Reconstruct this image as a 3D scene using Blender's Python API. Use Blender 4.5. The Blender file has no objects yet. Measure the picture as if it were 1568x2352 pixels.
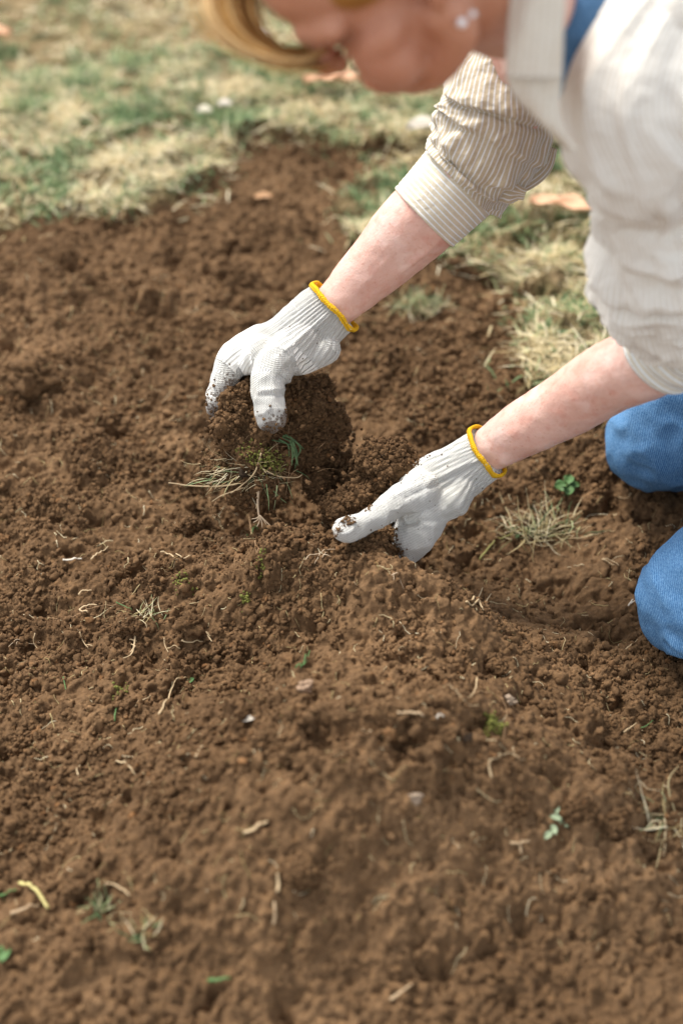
import bpy, math, random
import numpy as np

# ------------------------------------------------------------------ camera, world, light
SC = bpy.context.scene
COL = SC.collection
TH = math.radians(42.0)
CAM = np.array([0.0, -1.266, 1.14])
FPX = 2352 * 50 / 36.0                       # focal length in units of the 1568x2352 layout drawing
cam_d = bpy.data.cameras.new('camera')
cam_d.sensor_fit = 'VERTICAL'; cam_d.sensor_height = 36; cam_d.sensor_width = 24; cam_d.lens = 50
cam_d.clip_start = 0.05; cam_d.clip_end = 500
cam_d.dof.use_dof = True; cam_d.dof.focus_distance = 1.545; cam_d.dof.aperture_fstop = 2.0
cam_d.dof.aperture_blades = 0
cam = bpy.data.objects.new('camera', cam_d); COL.objects.link(cam)
cam.location = CAM; cam.rotation_euler = (math.pi / 2 - TH, 0, 0)
SC.camera = cam

SUN_EL, SUN_AZ = math.radians(56), math.radians(-40)   # azimuth from +y towards +x
w = bpy.data.worlds.new('World'); SC.world = w; w.use_nodes = True
nt = w.node_tree; bg = nt.nodes['Background']
sky = nt.nodes.new('ShaderNodeTexSky'); sky.sky_type = 'NISHITA'; sky.sun_disc = False
sky.sun_elevation = SUN_EL; sky.sun_rotation = SUN_AZ
hs = nt.nodes.new('ShaderNodeHueSaturation'); hs.inputs['Saturation'].default_value = 0.25
nt.links.new(sky.outputs[0], hs.inputs['Color']); nt.links.new(hs.outputs[0], bg.inputs[0])
bg.inputs[1].default_value = 0.125
sd = bpy.data.lights.new('sun', 'SUN'); sd.energy = 2.15; sd.angle = math.radians(24); sd.color = (1, .97, .92)
sun = bpy.data.objects.new('sun', sd); COL.objects.link(sun)
from mathutils import Vector
sdir = Vector((math.cos(SUN_EL) * math.sin(SUN_AZ), math.cos(SUN_EL) * math.cos(SUN_AZ), math.sin(SUN_EL)))
sun.rotation_euler = (-sdir).to_track_quat('-Z', 'Y').to_euler(); sun.location = (0, 0, 5)
SC.view_settings.view_transform = 'Standard'; SC.view_settings.look = 'None'
SC.view_settings.exposure = 1.42; SC.view_settings.gamma = 1
SC.cycles.use_denoising = True
SC.cycles.max_bounces = 6; SC.cycles.diffuse_bounces = 3; SC.cycles.transparent_max_bounces = 4

RIGHT = np.array([1.0, 0, 0]); FWD = np.array([0, math.cos(TH), -math.sin(TH)]); UP = np.array([0, math.sin(TH), math.cos(TH)])
def W(u, v, d):
    """layout point (1568x2352 drawing units) at depth d metres along the view axis -> world"""
    return CAM + d * (FWD + (u - 784) / FPX * RIGHT + (1176 - v) / FPX * UP)
def G(u, v, h=0.0):
    r = FWD + (u - 784) / FPX * RIGHT + (1176 - v) / FPX * UP
    return CAM + r * ((h - CAM[2]) / r[2])
rng = np.random.default_rng(11)

# ------------------------------------------------------------------ noise
def _hash(ix, iy, iz, seed):
    h = (ix.astype(np.int64) * 374761393 + iy.astype(np.int64) * 668265263 + iz.astype(np.int64) * 2147483647 + seed * 974634777) & 0xffffffff
    h = ((h ^ (h >> 13)) * 1274126177) & 0xffffffff
    h = ((h ^ (h >> 15)) * 2246822519) & 0xffffffff
    return ((h ^ (h >> 16)) & 0xffffff) / float(0xffffff) * 2 - 1
def vnoise(P, seed=0):
    i = np.floor(P).astype(np.int64); f = P - i; f = f * f * (3 - 2 * f)
    o = 0
    for a in (0, 1):
        for b in (0, 1):
            for c in ((0, 1) if P.shape[1] == 3 else (0,)):
                wgt = (f[:, 0] if a else 1 - f[:, 0]) * (f[:, 1] if b else 1 - f[:, 1])
                iz = np.zeros(len(P), np.int64)
                if P.shape[1] == 3:
                    wgt = wgt * (f[:, 2] if c else 1 - f[:, 2]); iz = i[:, 2] + c
                o = o + wgt * _hash(i[:, 0] + a, i[:, 1] + b, iz, seed)
    return o
def fbm(P, freq, octv=4, seed=0, gain=0.5):
    s = 0; a = 1.0; n = 0
    for k in range(octv):
        s = s + a * vnoise(P * freq + 17.3 * k, seed + k); n += a; a *= gain; freq *= 2.03
    return s / n
def sstep(a, b, x):
    t = np.clip((x - a) / (b - a), 0, 1); return t * t * (3 - 2 * t)

# ------------------------------------------------------------------ mesh helpers
def mk_mesh(name, V, F, smooth=True):
    V = np.ascontiguousarray(V, np.float32); F = np.ascontiguousarray(F, np.int32)
    me = bpy.data.meshes.new(name); n = F.shape[1]
    me.vertices.add(len(V)); me.vertices.foreach_set('co', V.ravel())
    me.loops.add(F.size); me.loops.foreach_set('vertex_index', F.ravel())
    me.polygons.add(len(F)); me.polygons.foreach_set('loop_start', np.arange(0, F.size, n, dtype=np.int32))
    me.polygons.foreach_set('loop_total', np.full(len(F), n, np.int32))
    if smooth: me.polygons.foreach_set('use_smooth', np.ones(len(F), bool))
    me.update(calc_edges=True)
    return me
def fattr(me, name, arr):
    a = me.attributes.new(name, 'FLOAT', 'POINT'); a.data.foreach_set('value', np.ascontiguousarray(arr, np.float32))
def vattr(me, name, arr):
    a = me.attributes.new(name, 'FLOAT_VECTOR', 'POINT'); a.data.foreach_set('vector', np.ascontiguousarray(arr, np.float32).ravel())
def tag(o, label=None, cat=None, group=None, kind=None):
    if label: o['label'] = label
    if cat: o['category'] = cat
    if group: o['group'] = group
    if kind: o['kind'] = kind
    return o
def obj(name, me, mat, parent=None, **k):
    o = bpy.data.objects.new(name, me); COL.objects.link(o)
    if mat: me.materials.append(mat)
    if parent is not None:
        o.parent = parent; o.matrix_parent_inverse = parent.matrix_world.inverted()
    tag(o, **k); return o
def empty(name, loc, **k):
    o = bpy.data.objects.new(name, None); COL.objects.link(o); o.location = loc; o.empty_display_size = .05
    tag(o, **k); bpy.context.view_layer.update(); return o
def ico(sub):
    t = (1 + 5 ** .5) / 2
    V = [(-1, t, 0), (1, t, 0), (-1, -t, 0), (1, -t, 0), (0, -1, t), (0, 1, t), (0, -1, -t), (0, 1, -t), (t, 0, -1), (t, 0, 1), (-t, 0, -1), (-t, 0, 1)]
    F = [(0, 11, 5), (0, 5, 1), (0, 1, 7), (0, 7, 10), (0, 10, 11), (1, 5, 9), (5, 11, 4), (11, 10, 2), (10, 7, 6), (7, 1, 8), (3, 9, 4), (3, 4, 2), (3, 2, 6), (3, 6, 8), (3, 8, 9), (4, 9, 5), (2, 4, 11), (6, 2, 10), (8, 6, 7), (9, 8, 1)]
    V = [np.array(v) / np.linalg.norm(v) for v in V]
    for _ in range(sub):
        c = {}; nf = []
        def mid(a, b):
            k = (min(a, b), max(a, b))
            if k not in c:
                m = V[a] + V[b]; V.append(m / np.linalg.norm(m)); c[k] = len(V) - 1
            return c[k]
        for a, b, d in F:
            ab, bd, da = mid(a, b), mid(b, d), mid(d, a)
            nf += [(a, ab, da), (b, bd, ab), (d, da, bd), (ab, bd, da)]
        F = nf
    return np.array(V), np.array(F, np.int32)
ICO = {k: ico(k) for k in (1, 2, 3)}
def rand_rot(n):
    q = rng.normal(size=(n, 4)); q /= np.linalg.norm(q, axis=1)[:, None]; w_, x, y, z = q.T
    return np.stack([np.stack([1 - 2 * (y * y + z * z), 2 * (x * y - z * w_), 2 * (x * z + y * w_)], -1),
                     np.stack([2 * (x * y + z * w_), 1 - 2 * (x * x + z * z), 2 * (y * z - x * w_)], -1),
                     np.stack([2 * (x * z - y * w_), 2 * (y * z + x * w_), 1 - 2 * (x * x + y * y)], -1)], 1)
def crumb_bases(sub, n):
    out = []
    V, F = ICO[sub]
    for k in range(n):
        P = V + 31.7 * k
        d = 1 + .75 * fbm(P, 1.5, 2, 50 + k) + .65 * fbm(P, 3.6, 2, 90 + k)
        out.append((V * d[:, None], F))
    return out
CB = {1: crumb_bases(1, 8), 2: crumb_bases(2, 8), 3: crumb_bases(3, 6)}
def crumbs(pos, r, sub=1):
    """merged irregular crumb shells at pos with radii r -> V, F, tint"""
    n = len(pos); R = rand_rot(n); sc = r[:, None] * rng.uniform(.65, 1.25, (n, 3))
    var = rng.integers(0, len(CB[sub]), n); Vs, Fs, T = [], [], []; off = 0
    for k in range(len(CB[sub])):
        idx = np.where(var == k)[0]
        if not len(idx): continue
        B, F = CB[sub][k]; nv = len(B)
        X = np.einsum('nij,nvj->nvi', R[idx], B[None] * sc[idx][:, None]) + pos[idx][:, None]
        Vs.append(X.reshape(-1, 3)); Fs.append((F[None] + (np.arange(len(idx)) * nv)[:, None, None]).reshape(-1, 3) + off)
        T.append(np.repeat(rng.uniform(0, 1, len(idx)), nv)); off += nv * len(idx)
    return np.vstack(Vs), np.vstack(Fs), np.concatenate(T)
def catmull(P, n):
    P = np.asarray(P, float)
    if len(P) == 1: return P
    Q = np.vstack([2 * P[0] - P[1], P, 2 * P[-1] - P[-2]]); out = []
    for i in range(len(P) - 1):
        a, b, c, d = Q[i:i + 4]
        for t in np.linspace(0, 1, n, endpoint=False):
            out.append(.5 * (2 * b + (c - a) * t + (2 * a - 5 * b + 4 * c - d) * t * t + (3 * b - a - 3 * c + d) * t ** 3))
    out.append(P[-1]); return np.array(out)
def unit(a):
    a = np.asarray(a, float); return a / (np.linalg.norm(a) + 1e-12)
class Balls:
    """ellipsoids swept along joint chains; .remesh() melts them into one continuous skin"""
    def __init__(s): s.c = []; s.m = []
    def chain(s, pts, n=7, flat=None, axis=None):
        """pts: (P, r) ; flat: ratio of the radius along axis"""
        P = catmull([np.r_[p, r] for p, r in pts], n)
        M = np.eye(3)
        if flat is not None:
            a = unit(axis); M = np.eye(3) + (flat - 1) * np.outer(a, a)
        for q in P:
            s.c.append(q[:3]); s.m.append(M * max(q[3], 1e-4))
    def ell(s, P, radii, R=np.eye(3)):
        s.c.append(np.asarray(P, float)); s.m.append(R @ np.diag(radii))
    def raw(s, sub=2):
        B, F = ICO[sub]; n = len(s.c)
        V = np.einsum('nij,vj->nvi', np.array(s.m), B) + np.array(s.c)[:, None]
        return V.reshape(-1, 3), (F[None] + (np.arange(n) * len(B))[:, None, None]).reshape(-1, 3)
    def remesh(s, voxel, smooth=6, lam=.5, sub=2):
        V, F = s.raw(sub); return remesh(V, F, voxel, smooth, lam)
def remesh(V, F, voxel, smooth, lam=.5):
    me = mk_mesh('tmp', V, F); o = bpy.data.objects.new('tmp', me); COL.objects.link(o)
    m = o.modifiers.new('r', 'REMESH'); m.mode = 'VOXEL'; m.voxel_size = voxel
    dg = bpy.context.evaluated_depsgraph_get(); ev = o.evaluated_get(dg); em = ev.to_mesh()
    n = len(em.vertices); X = np.empty(n * 3, np.float32); em.vertices.foreach_get('co', X); X = X.reshape(-1, 3).astype(float)
    q = np.empty(len(em.polygons) * 4, np.int32); em.loops.foreach_get('vertex_index', q); Q = q.reshape(-1, 4)
    ev.to_mesh_clear(); bpy.data.objects.remove(o); bpy.data.meshes.remove(me)
    return lap(X, Q, smooth, lam), Q
def lap(X, Q, it, lam=.5, wgt=None):
    n = len(X); E = np.vstack([Q[:, [i, (i + 1) % Q.shape[1]]] for i in range(Q.shape[1])])
    E = np.unique(np.sort(E, 1), axis=0); a, b = E.T
    deg = np.bincount(a, minlength=n) + np.bincount(b, minlength=n)
    for _ in range(it):
        S = np.stack([np.bincount(a, X[b, k], n) + np.bincount(b, X[a, k], n) for k in range(3)], 1) / np.maximum(deg, 1)[:, None]
        l = lam if wgt is None else (lam * wgt)[:, None]
        X = X + l * (S - X)
    return X
def vnormals(X, Q):
    if Q.shape[1] == 4: N = np.cross(X[Q[:, 2]] - X[Q[:, 0]], X[Q[:, 3]] - X[Q[:, 1]])
    else: N = np.cross(X[Q[:, 1]] - X[Q[:, 0]], X[Q[:, 2]] - X[Q[:, 0]])
    o = np.zeros_like(X)
    for k in range(3):
        for j in range(Q.shape[1]): o[:, k] += np.bincount(Q[:, j], N[:, k], len(X))
    return o / (np.linalg.norm(o, axis=1)[:, None] + 1e-12)
def frame_axes(P, ref):
    """tangent + two normals along a polyline; n1 follows ref"""
    T = np.gradient(P, axis=0); T /= np.linalg.norm(T, axis=1)[:, None] + 1e-12
    N = ref - (T @ ref)[:, None] * T; N /= np.linalg.norm(N, axis=1)[:, None] + 1e-12
    return T, N, np.cross(T, N)
def tube(P, r, k=6, ref=None, close=True, flat=1.0):
    """tapered tube along P -> V, quads(as tris)"""
    P = np.asarray(P, float); r = np.broadcast_to(r, (len(P),)).astype(float)
    if ref is None: ref = np.array([.13, .21, .97])
    T, N, B = frame_axes(P, np.asarray(ref, float)); a = np.arange(k) / k * 2 * math.pi
    V = P[:, None] + r[:, None, None] * (np.cos(a)[None, :, None] * N[:, None] * flat + np.sin(a)[None, :, None] * B[:, None])
    n = len(P); i = np.arange(n - 1)[:, None] * k; j = np.arange(k)[None]; j2 = (j + 1) % k
    A, Bq, Cq, D = i + j, i + j2, i + k + j2, i + k + j
    F = np.concatenate([np.stack([A, Bq, Cq], -1).reshape(-1, 3), np.stack([A, Cq, D], -1).reshape(-1, 3)])
    V = V.reshape(-1, 3)
    if close:
        c0, c1 = len(V), len(V) + 1; V = np.vstack([V, P[0], P[-1]]); j = np.arange(k); j2 = (j + 1) % k
        F = np.vstack([F, np.stack([np.full(k, c0), j2, j], -1), np.stack([np.full(k, c1), (n - 1) * k + j, (n - 1) * k + j2], -1)])
    return V, F
def join(parts):
    V, F, off = [], [], 0
    for p in parts:
        V.append(p[0]); F.append(p[1] + off); off += len(p[0])
    return np.vstack(V), np.vstack(F)

# ------------------------------------------------------------------ materials
def lin(c):
    return tuple(((x / 255) / 12.92 if x / 255 <= .04045 else ((x / 255 + .055) / 1.055) ** 2.4) for x in c) + (1,)
class Mat:
    def __init__(s, name, rough=.8, spec=.3):
        s.m = bpy.data.materials.new(name); s.m.use_nodes = True; s.t = s.m.node_tree
        s.b = s.t.nodes['Principled BSDF']; s.b.inputs['Roughness'].default_value = rough
        s.b.inputs['Specular IOR Level'].default_value = spec
    def n(s, t, **k):
        x = s.t.nodes.new(t)
        for a, v in k.items():
            if a.startswith('i_'): x.inputs[a[2:].replace('_', ' ')].default_value = v
            else: setattr(x, a, v)
        return x
    def l(s, a, b): s.t.links.new(a, b)
    def attr(s, name): return s.n('ShaderNodeAttribute', attribute_name=name)
    def math(s, op, a, b=None, c=None, clamp=False):
        x = s.n('ShaderNodeMath', operation=op, use_clamp=clamp)
        for i, v in enumerate((a, b, c)):
            if v is None: continue
            if isinstance(v, (int, float)): x.inputs[i].default_value = v
            else: s.l(v, x.inputs[i])
        return x.outputs[0]
    def noise(s, scale, detail=3, rough=.5, vec=None, dist=0):
        x = s.n('ShaderNodeTexNoise'); x.inputs['Scale'].default_value = scale; x.inputs['Detail'].default_value = detail
        x.inputs['Roughness'].default_value = rough; x.inputs['Distortion'].default_value = dist
        if vec is None:
            if not hasattr(s, 'oc'): s.oc = s.n('ShaderNodeTexCoord').outputs['Object']
            vec = s.oc
        s.l(vec, x.inputs['Vector']); return x.outputs['Fac']
    def ramp(s, fac, stops, interp='LINEAR'):
        x = s.n('ShaderNodeValToRGB'); cr = x.color_ramp; cr.interpolation = interp
        while len(cr.elements) < len(stops): cr.elements.new(.5)
        for e, (p, c) in zip(cr.elements, stops): e.position = p; e.color = c if len(c) == 4 else tuple(c) + (1,)
        s.l(fac, x.inputs[0]); return x.outputs[0]
    def mix(s, fac, a, b, mode='MIX'):
        x = s.n('ShaderNodeMix', data_type='RGBA', blend_type=mode)
        for i, v in ((0, fac), (6, a), (7, b)):
            if isinstance(v, (int, float)): x.inputs[i].default_value = v
            elif isinstance(v, tuple): x.inputs[i].default_value = v
            else: s.l(v, x.inputs[i])
        return x.outputs[2]
    def bump(s, h, strength, dist, prev=None):
        x = s.n('ShaderNodeBump'); x.inputs['Strength'].default_value = strength; x.inputs['Distance'].default_value = dist
        s.l(h, x.inputs['Height'])
        if prev is not None: s.l(prev, x.inputs['Normal'])
        return x.outputs[0]
    def out(s, col=None, normal=None):
        if col is not None:
            if isinstance(col, tuple): s.b.inputs['Base Color'].default_value = col
            else: s.l(col, s.b.inputs['Base Color'])
        if normal is not None: s.l(normal, s.b.inputs['Normal'])
        return s.m
B_ = (0, 0, 0, 1); W_ = (1, 1, 1, 1)
def soil_mat(name, tint=False):
    m = Mat(name, .95, .12)
    n1 = m.noise(9, 5, .6); n2 = m.noise(160, 4, .65); n3 = m.noise(900, 3, .6)
    c = m.ramp(n1, [(.3, (.095, .0535, .026)), (.52, (.134, .077, .038)), (.72, (.190, .112, .057))])
    c2 = m.ramp(n2, [(.3, (.5, .48, .45)), (.5, (1, 1, 1)), (.75, (1.6, 1.55, 1.42))])
    c = m.mix(.8, c, c2, 'MULTIPLY')
    c = m.mix(.5, c, m.ramp(n3, [(.3, (.5, .5, .5)), (.7, (1.4, 1.4, 1.4))]), 'MULTIPLY')
    if tint:
        c = m.mix(.9, c, m.ramp(m.attr('tint').outputs['Fac'], [(0, (.82, .80, .76)), (.8, (1.08, 1.07, 1.05)), (.96, (1.2, 1.18, 1.15)), (1, (1.4, 1.2, 1.0))]), 'MULTIPLY')
    nb = m.bump(n2, .6, .004); nb = m.bump(n3, .7, .0012, nb)
    return m.out(c, nb)
M_SOIL = soil_mat('soil_ground'); M_CRUMB = soil_mat('soil_crumb', True)
def blade_mat(name, stops, trans=.3):
    m = Mat(name, .6, .25)
    c = m.ramp(m.attr('tint').outputs['Fac'], stops)
    n = m.noise(120, 2); c = m.mix(.5, c, m.ramp(n, [(.3, (.6, .6, .6)), (.7, (1.2, 1.2, 1.2))]), 'MULTIPLY')
    t = m.n('ShaderNodeBsdfTranslucent'); m.l(c, t.inputs[0])
    mx = m.n('ShaderNodeMixShader'); mx.inputs[0].default_value = trans
    m.l(m.b.outputs[0], mx.inputs[1]); m.l(t.outputs[0], mx.inputs[2]); m.l(mx.outputs[0], m.t.nodes['Material Output'].inputs[0])
    return m.out(c)
M_GREEN = blade_mat('green_grass', [(0, (.055, .10, .04)), (.4, (.17, .26, .11)), (.8, (.37, .44, .21)), (1, (.60, .60, .32))])
M_DRY = blade_mat('dry_grass', [(0, (.26, .19, .07)), (.35, (.58, .46, .23)), (1, (.90, .80, .56))])
def flat_mat(name, col, rough=.6, var=.3, spec=.3):
    m = Mat(name, rough, spec); n = m.noise(90, 3)
    return m.out(m.mix(var, col, m.ramp(n, [(.3, (.5, .5, .5)), (.7, (1.3, 1.3, 1.3))]), 'MULTIPLY'), m.bump(n, .2, .001))
M_STRAW = flat_mat('straw', (.44, .32, .18, 1)); M_ROOT = flat_mat('pale_root', (.46, .34, .22, 1)); M_BROWNROOT = flat_mat('brown_root', (.33, .20, .10, 1))
M_STRAWGREEN = flat_mat('green_blade', (.07, .14, .04, 1)); M_MOSS = flat_mat('moss', (.15, .15, .03, 1), .9, .8)
M_LEAF = flat_mat('dead_leaf', (.62, .37, .22, 1)); M_PETAL = flat_mat('petal', (.56, .50, .41, 1)); M_STONE = flat_mat('pebble', (.30, .22, .15, 1))
M_DARKBIT = flat_mat('dark_chip', (.035, .024, .016, 1), .95, .3, .05)
M_CHIP = flat_mat('wood_chip', (.40, .28, .16, 1))

def skin_mat():
    m = Mat('skin', .5, .35)
    n1 = m.noise(22, 4, .6); n2 = m.noise(260, 3, .6); n3 = m.noise(75, 2, .5)
    c = m.ramp(n1, [(.25, lin((203, 155, 138))), (.5, lin((214, 173, 157))), (.72, lin((226, 194, 181)))])
    c = m.mix(m.ramp(n3, [(.50, B_), (.75, (.38, .38, .38))]), c, lin((196, 118, 96)))
    fr = m.ramp(n2, [(.60, B_), (.72, (.30, .30, .30))])
    c = m.mix(fr, c, lin((172, 98, 70)))
    c = m.mix(m.attr('tan').outputs['Fac'], c, lin((186, 124, 88)))  # browner head tone, with the shade on the head mixed into the colour
    c = m.mix(m.attr('red').outputs['Fac'], c, lin((170, 84, 60)))
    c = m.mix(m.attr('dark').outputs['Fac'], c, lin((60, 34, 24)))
    m.b.inputs['Subsurface Weight'].default_value = .15; m.b.inputs['Subsurface Radius'].default_value = (.01, .004, .002)
    m.b.inputs['Subsurface Scale'].default_value = 1.0
    return m.out(c, m.bump(m.noise(420, 3, .6), .4, .001, m.bump(m.noise(90, 3, .6), .35, .003)))
M_SKIN = skin_mat()
def glove_mat():
    m = Mat('cotton_knit', .95, .1)
    g = m.attr('gco'); sp = m.n('ShaderNodeSeparateXYZ'); m.l(g.outputs['Vector'], sp.inputs[0])
    u, v, d = sp.outputs
    rib = m.math('SINE', m.math('MULTIPLY', u, 2 * math.pi / .0046))
    ribk = m.math('MULTIPLY', rib, m.attr('ribs').outputs['Fac'])
    st = m.math('SINE', m.math('MULTIPLY', u, 2 * math.pi / .0022)); rw = m.math('SINE', m.math('MULTIPLY', v, 2 * math.pi / .0019))
    knit = m.math('MULTIPLY', st, rw)
    h = m.bump(knit, .9, .0012); h = m.bump(ribk, .5, .0016, h); h = m.bump(m.noise(700, 2), .35, .0006, h)
    c = m.mix(m.ramp(m.math('ADD', m.math('MULTIPLY', knit, .5), .5), [(0, (.6, .6, .6)), (.3, B_)]), lin((240, 238, 230)), lin((150, 147, 138)))
    c = m.mix(m.ramp(m.noise(30, 3), [(.45, B_), (.75, (.3, .3, .3))]), c, lin((214, 206, 186)))
    n = m.noise(230, 4, .7); n0 = m.noise(60, 3, .6)
    dm = m.math('ADD', d, m.math('MULTIPLY', m.math('SUBTRACT', n, .5), 1.6)); dm = m.math('ADD', dm, m.math('MULTIPLY', m.math('SUBTRACT', n0, .5), .9))
    c = m.mix(m.ramp(dm, [(.40, B_), (.50, (.85, .85, .85))]), c, (.10, .055, .03, 1))
    wl = m.math('ADD', m.math('MULTIPLY', m.math('SINE', m.math('MULTIPLY', u, 2 * math.pi / .0027)), .5), .5)
    c = m.mix(m.ramp(wl, [(0, (.34, .34, .34)), (.35, B_)]), c, lin((168, 164, 154)))
    c = m.mix(m.math('MULTIPLY', d, .3, clamp=True), c, lin((176, 150, 124)))
    sh = m.b.inputs['Sheen Weight']; sh.default_value = .25
    return m.out(c, h)
M_GLOVE = glove_mat()
def band_mat():
    m = Mat('yellow_knit', .9, .15)
    g = m.attr('gco'); sp = m.n('ShaderNodeSeparateXYZ'); m.l(g.outputs['Vector'], sp.inputs[0])
    k = m.math('MULTIPLY', m.math('SINE', m.math('MULTIPLY', sp.outputs[0], 2 * math.pi / .0030)), m.math('SINE', m.math('MULTIPLY', sp.outputs[1], 2 * math.pi / .0028)))
    c = m.mix(m.ramp(k, [(.0, (.6, .6, .6)), (.4, B_)]), lin((255, 205, 50)), lin((245, 178, 20)))
    c = m.mix(m.ramp(m.noise(170, 2), [(.66, B_), (.72, (.7, .7, .7))]), c, lin((250, 225, 160)))
    return m.out(c, m.bump(k, .8, .0010))
M_BAND = band_mat()
def shirt_mat(name, pitch=.0053, base=(186, 171, 145), line=(210, 211, 211), amt=1.0):
    m = Mat(name, .95, .1)
    g = m.attr('suv'); sp = m.n('ShaderNodeSeparateXYZ'); m.l(g.outputs['Vector'], sp.inputs[0])
    wob = m.math('MULTIPLY', m.math('SUBTRACT', m.noise(30, 2), .5), .0012)
    f = m.math('FRACT', m.math('DIVIDE', m.math('ADD', sp.outputs[0], wob), pitch))
    s = m.ramp(f, [(0, B_), (.36, B_), (.44, W_), (.62, W_), (.70, B_), (1, B_)])
    wv = m.math('MULTIPLY', m.math('SINE', m.math('MULTIPLY', sp.outputs[0], 2 * math.pi / .0011)), m.math('SINE', m.math('MULTIPLY', sp.outputs[1], 2 * math.pi / .0011)))
    b = m.mix(m.ramp(m.noise(420, 2, .6), [(.35, (.3, .3, .3)), (.65, B_)]), lin(base), lin(tuple(int(x * .82) for x in base)))
    c = m.mix(m.math('MULTIPLY', s, amt), b, lin(line))
    m.b.inputs['Sheen Weight'].default_value = .15
    h = m.bump(wv, .25, .0003); h = m.bump(m.noise(55, 4, .55), .6, .006, h)
    return m.out(c, h)
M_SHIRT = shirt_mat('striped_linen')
M_SHIRTL = shirt_mat('pale_striped_linen', .0053, (224, 218, 205), (238, 236, 232), .8)
M_COLLAR = shirt_mat('collar_linen', .0053, (218, 208, 190), (226, 221, 212), .5)
M_CUFF = shirt_mat('pale_cuff_linen', .0053, (216, 209, 192), (226, 232, 234), 1.0)
def denim_mat(name, k=1.0):
    m = Mat(name, .9, .15)
    if not hasattr(m, 'oc'): m.oc = m.n('ShaderNodeTexCoord').outputs['Object']
    mp = m.n('ShaderNodeMapping'); mp.inputs['Rotation'].default_value = (math.radians(40), math.radians(10), math.radians(28)); m.l(m.oc, mp.inputs[0])
    wv = m.n('ShaderNodeTexWave', wave_type='BANDS', bands_direction='X'); wv.inputs['Scale'].default_value = 150
    wv.inputs['Distortion'].default_value = 1.2; wv.inputs['Detail'].default_value = 2; wv.inputs['Detail Scale'].default_value = 3
    m.l(mp.outputs[0], wv.inputs[0])
    n = m.noise(500, 3, .7); n2 = m.noise(7, 3, .5)
    f = m.math('ADD', m.math('MULTIPLY', wv.outputs['Fac'], .45), m.math('MULTIPLY', n, .78))
    c = m.ramp(f, [(.25, tuple(k * x for x in (.012, .070, .19))), (.55, tuple(k * x for x in (.050, .165, .35))), (.9, tuple(k * x for x in (.24, .42, .64)))])
    c = m.mix(.6, c, m.ramp(n2, [(.3, (.75, .8, .85)), (.7, (1.2, 1.15, 1.1))]), 'MULTIPLY')
    return m.out(c, m.bump(f, .5, .0012))
M_DENIM = denim_mat('denim')
def hair_mat():
    m = Mat('hair_strand', .6, .3)
    t = m.attr('tint').outputs['Fac']
    c = m.ramp(t, [(0, lin((84, 52, 22))), (.35, lin((160, 110, 54))), (.7, lin((212, 164, 96))), (1, lin((238, 206, 152)))])
    return m.out(c)
M_HAIR = hair_mat()
M_PEARL = Mat('white_pearl', .15, .8); M_PEARL = M_PEARL.out((.92, .92, .92, 1))

# ------------------------------------------------------------------ ground: one sheet, finely crumbled where the bed is dug
def gauss(x, y, c, h, sx, sy, rot=0.0):
    dx, dy = x - c[0], y - c[1]; cr, sr = math.cos(rot), math.sin(rot)
    a = (dx * cr + dy * sr) / sx; b = (-dx * sr + dy * cr) / sy
    return h * np.exp(-(a * a + b * b))
def macro(x, y):
    x = np.asarray(x, float); y = np.asarray(y, float)
    h = gauss(x, y, G(800, 1760, .07), .140, .20, .14, .15)
    h = h + gauss(x, y, G(250, 2050, .04), .03, .25, .12)
    h = h + gauss(x, y, G(850, 1345, .06), .090, .15, .095, -.25)
    h = h + gauss(x, y, G(560, 1330, .03), .040, .16, .09, .2)
    h = h + gauss(x, y, G(800, 1170, .05), .040, .05, .035)
    h = h + gauss(x, y, G(1020, 1500, .02), .035, .10, .06, -.5)
    h = h - gauss(x, y, G(620, 1180, 0), .075, .075, .05) - gauss(x, y, G(700, 1060, 0), .06, .07, .05)
    h = h - gauss(x, y, G(1180, 1300, -.02), .045, .16, .14, .1)
    h = h - gauss(x, y, G(960, 1340, 0), .030, .05, .05)
    h = h + gauss(x, y, G(1420, 1880, .02), .035, .12, .07)
    h = h + gauss(x, y, G(60, 700, .0), .03, .2, .2)
    for u_, v_, d_, r_ in ((768, 1850, .035, .026), (1105, 1590, .018, .022), (640, 1900, .015, .03), (560, 1820, .012, .025), (350, 1490, .014, .022), (285, 1680, .010, .03), (20, 1020, .02, .03), (700, 620, .02, .04), (560, 640, .02, .04)): h = h - gauss(x, y, G(u_, v_, .03), d_, r_, r_ * .7, .3)
    for u_, v_, d_, r_ in ((680, 1640, .020, .035), (1060, 1450, .014, .03), (230, 1560, .012, .05), (420, 1660, .012, .04), (640, 1360, .014, .04), (1380, 1880, .018, .03), (100, 840, .02, .05), (1020, 1760, .015, .05)): h = h + gauss(x, y, G(u_, v_, .03), d_, r_, r_ * .8, .4)
    P = np.stack([x, y], -1).reshape(-1, 2)
    return h + (.016 * fbm(P, 4.0, 3, 5)).reshape(x.shape)
def poly_mask(px, poly):
    """signed-ish soft inside test: 1 inside"""
    x, y = px; ins = np.zeros(x.shape, bool); n = len(poly)
    for i in range(n):
        x0, y0 = poly[i]; x1, y1 = poly[(i + 1) % n]
        c = ((y0 > y) != (y1 > y)) & (x < (x1 - x0) * (y - y0) / (y1 - y0 + 1e-12) + x0); ins ^= c
    return ins
LAWN1 = [G(*p)[:2] for p in [(-700, 560), (0, 545), (110, 540), (200, 520), (300, 515), (420, 480), (450, 430), (455, 370), (560, 315), (700, 325), (860, 345), (930, 400), (850, 440), (800, 480), (830, 560), (900, 560), (1040, 570), (1100, 605), (1190, 665), (1212, 760), (1188, 845), (1155, 895), (1185, 930), (1330, 880), (1500, 850), (1900, 900), (2600, 900)]]
LAWN1 += [(14, 1.0), (14, 30), (-14, 30), (-14, 1.0)]
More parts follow.
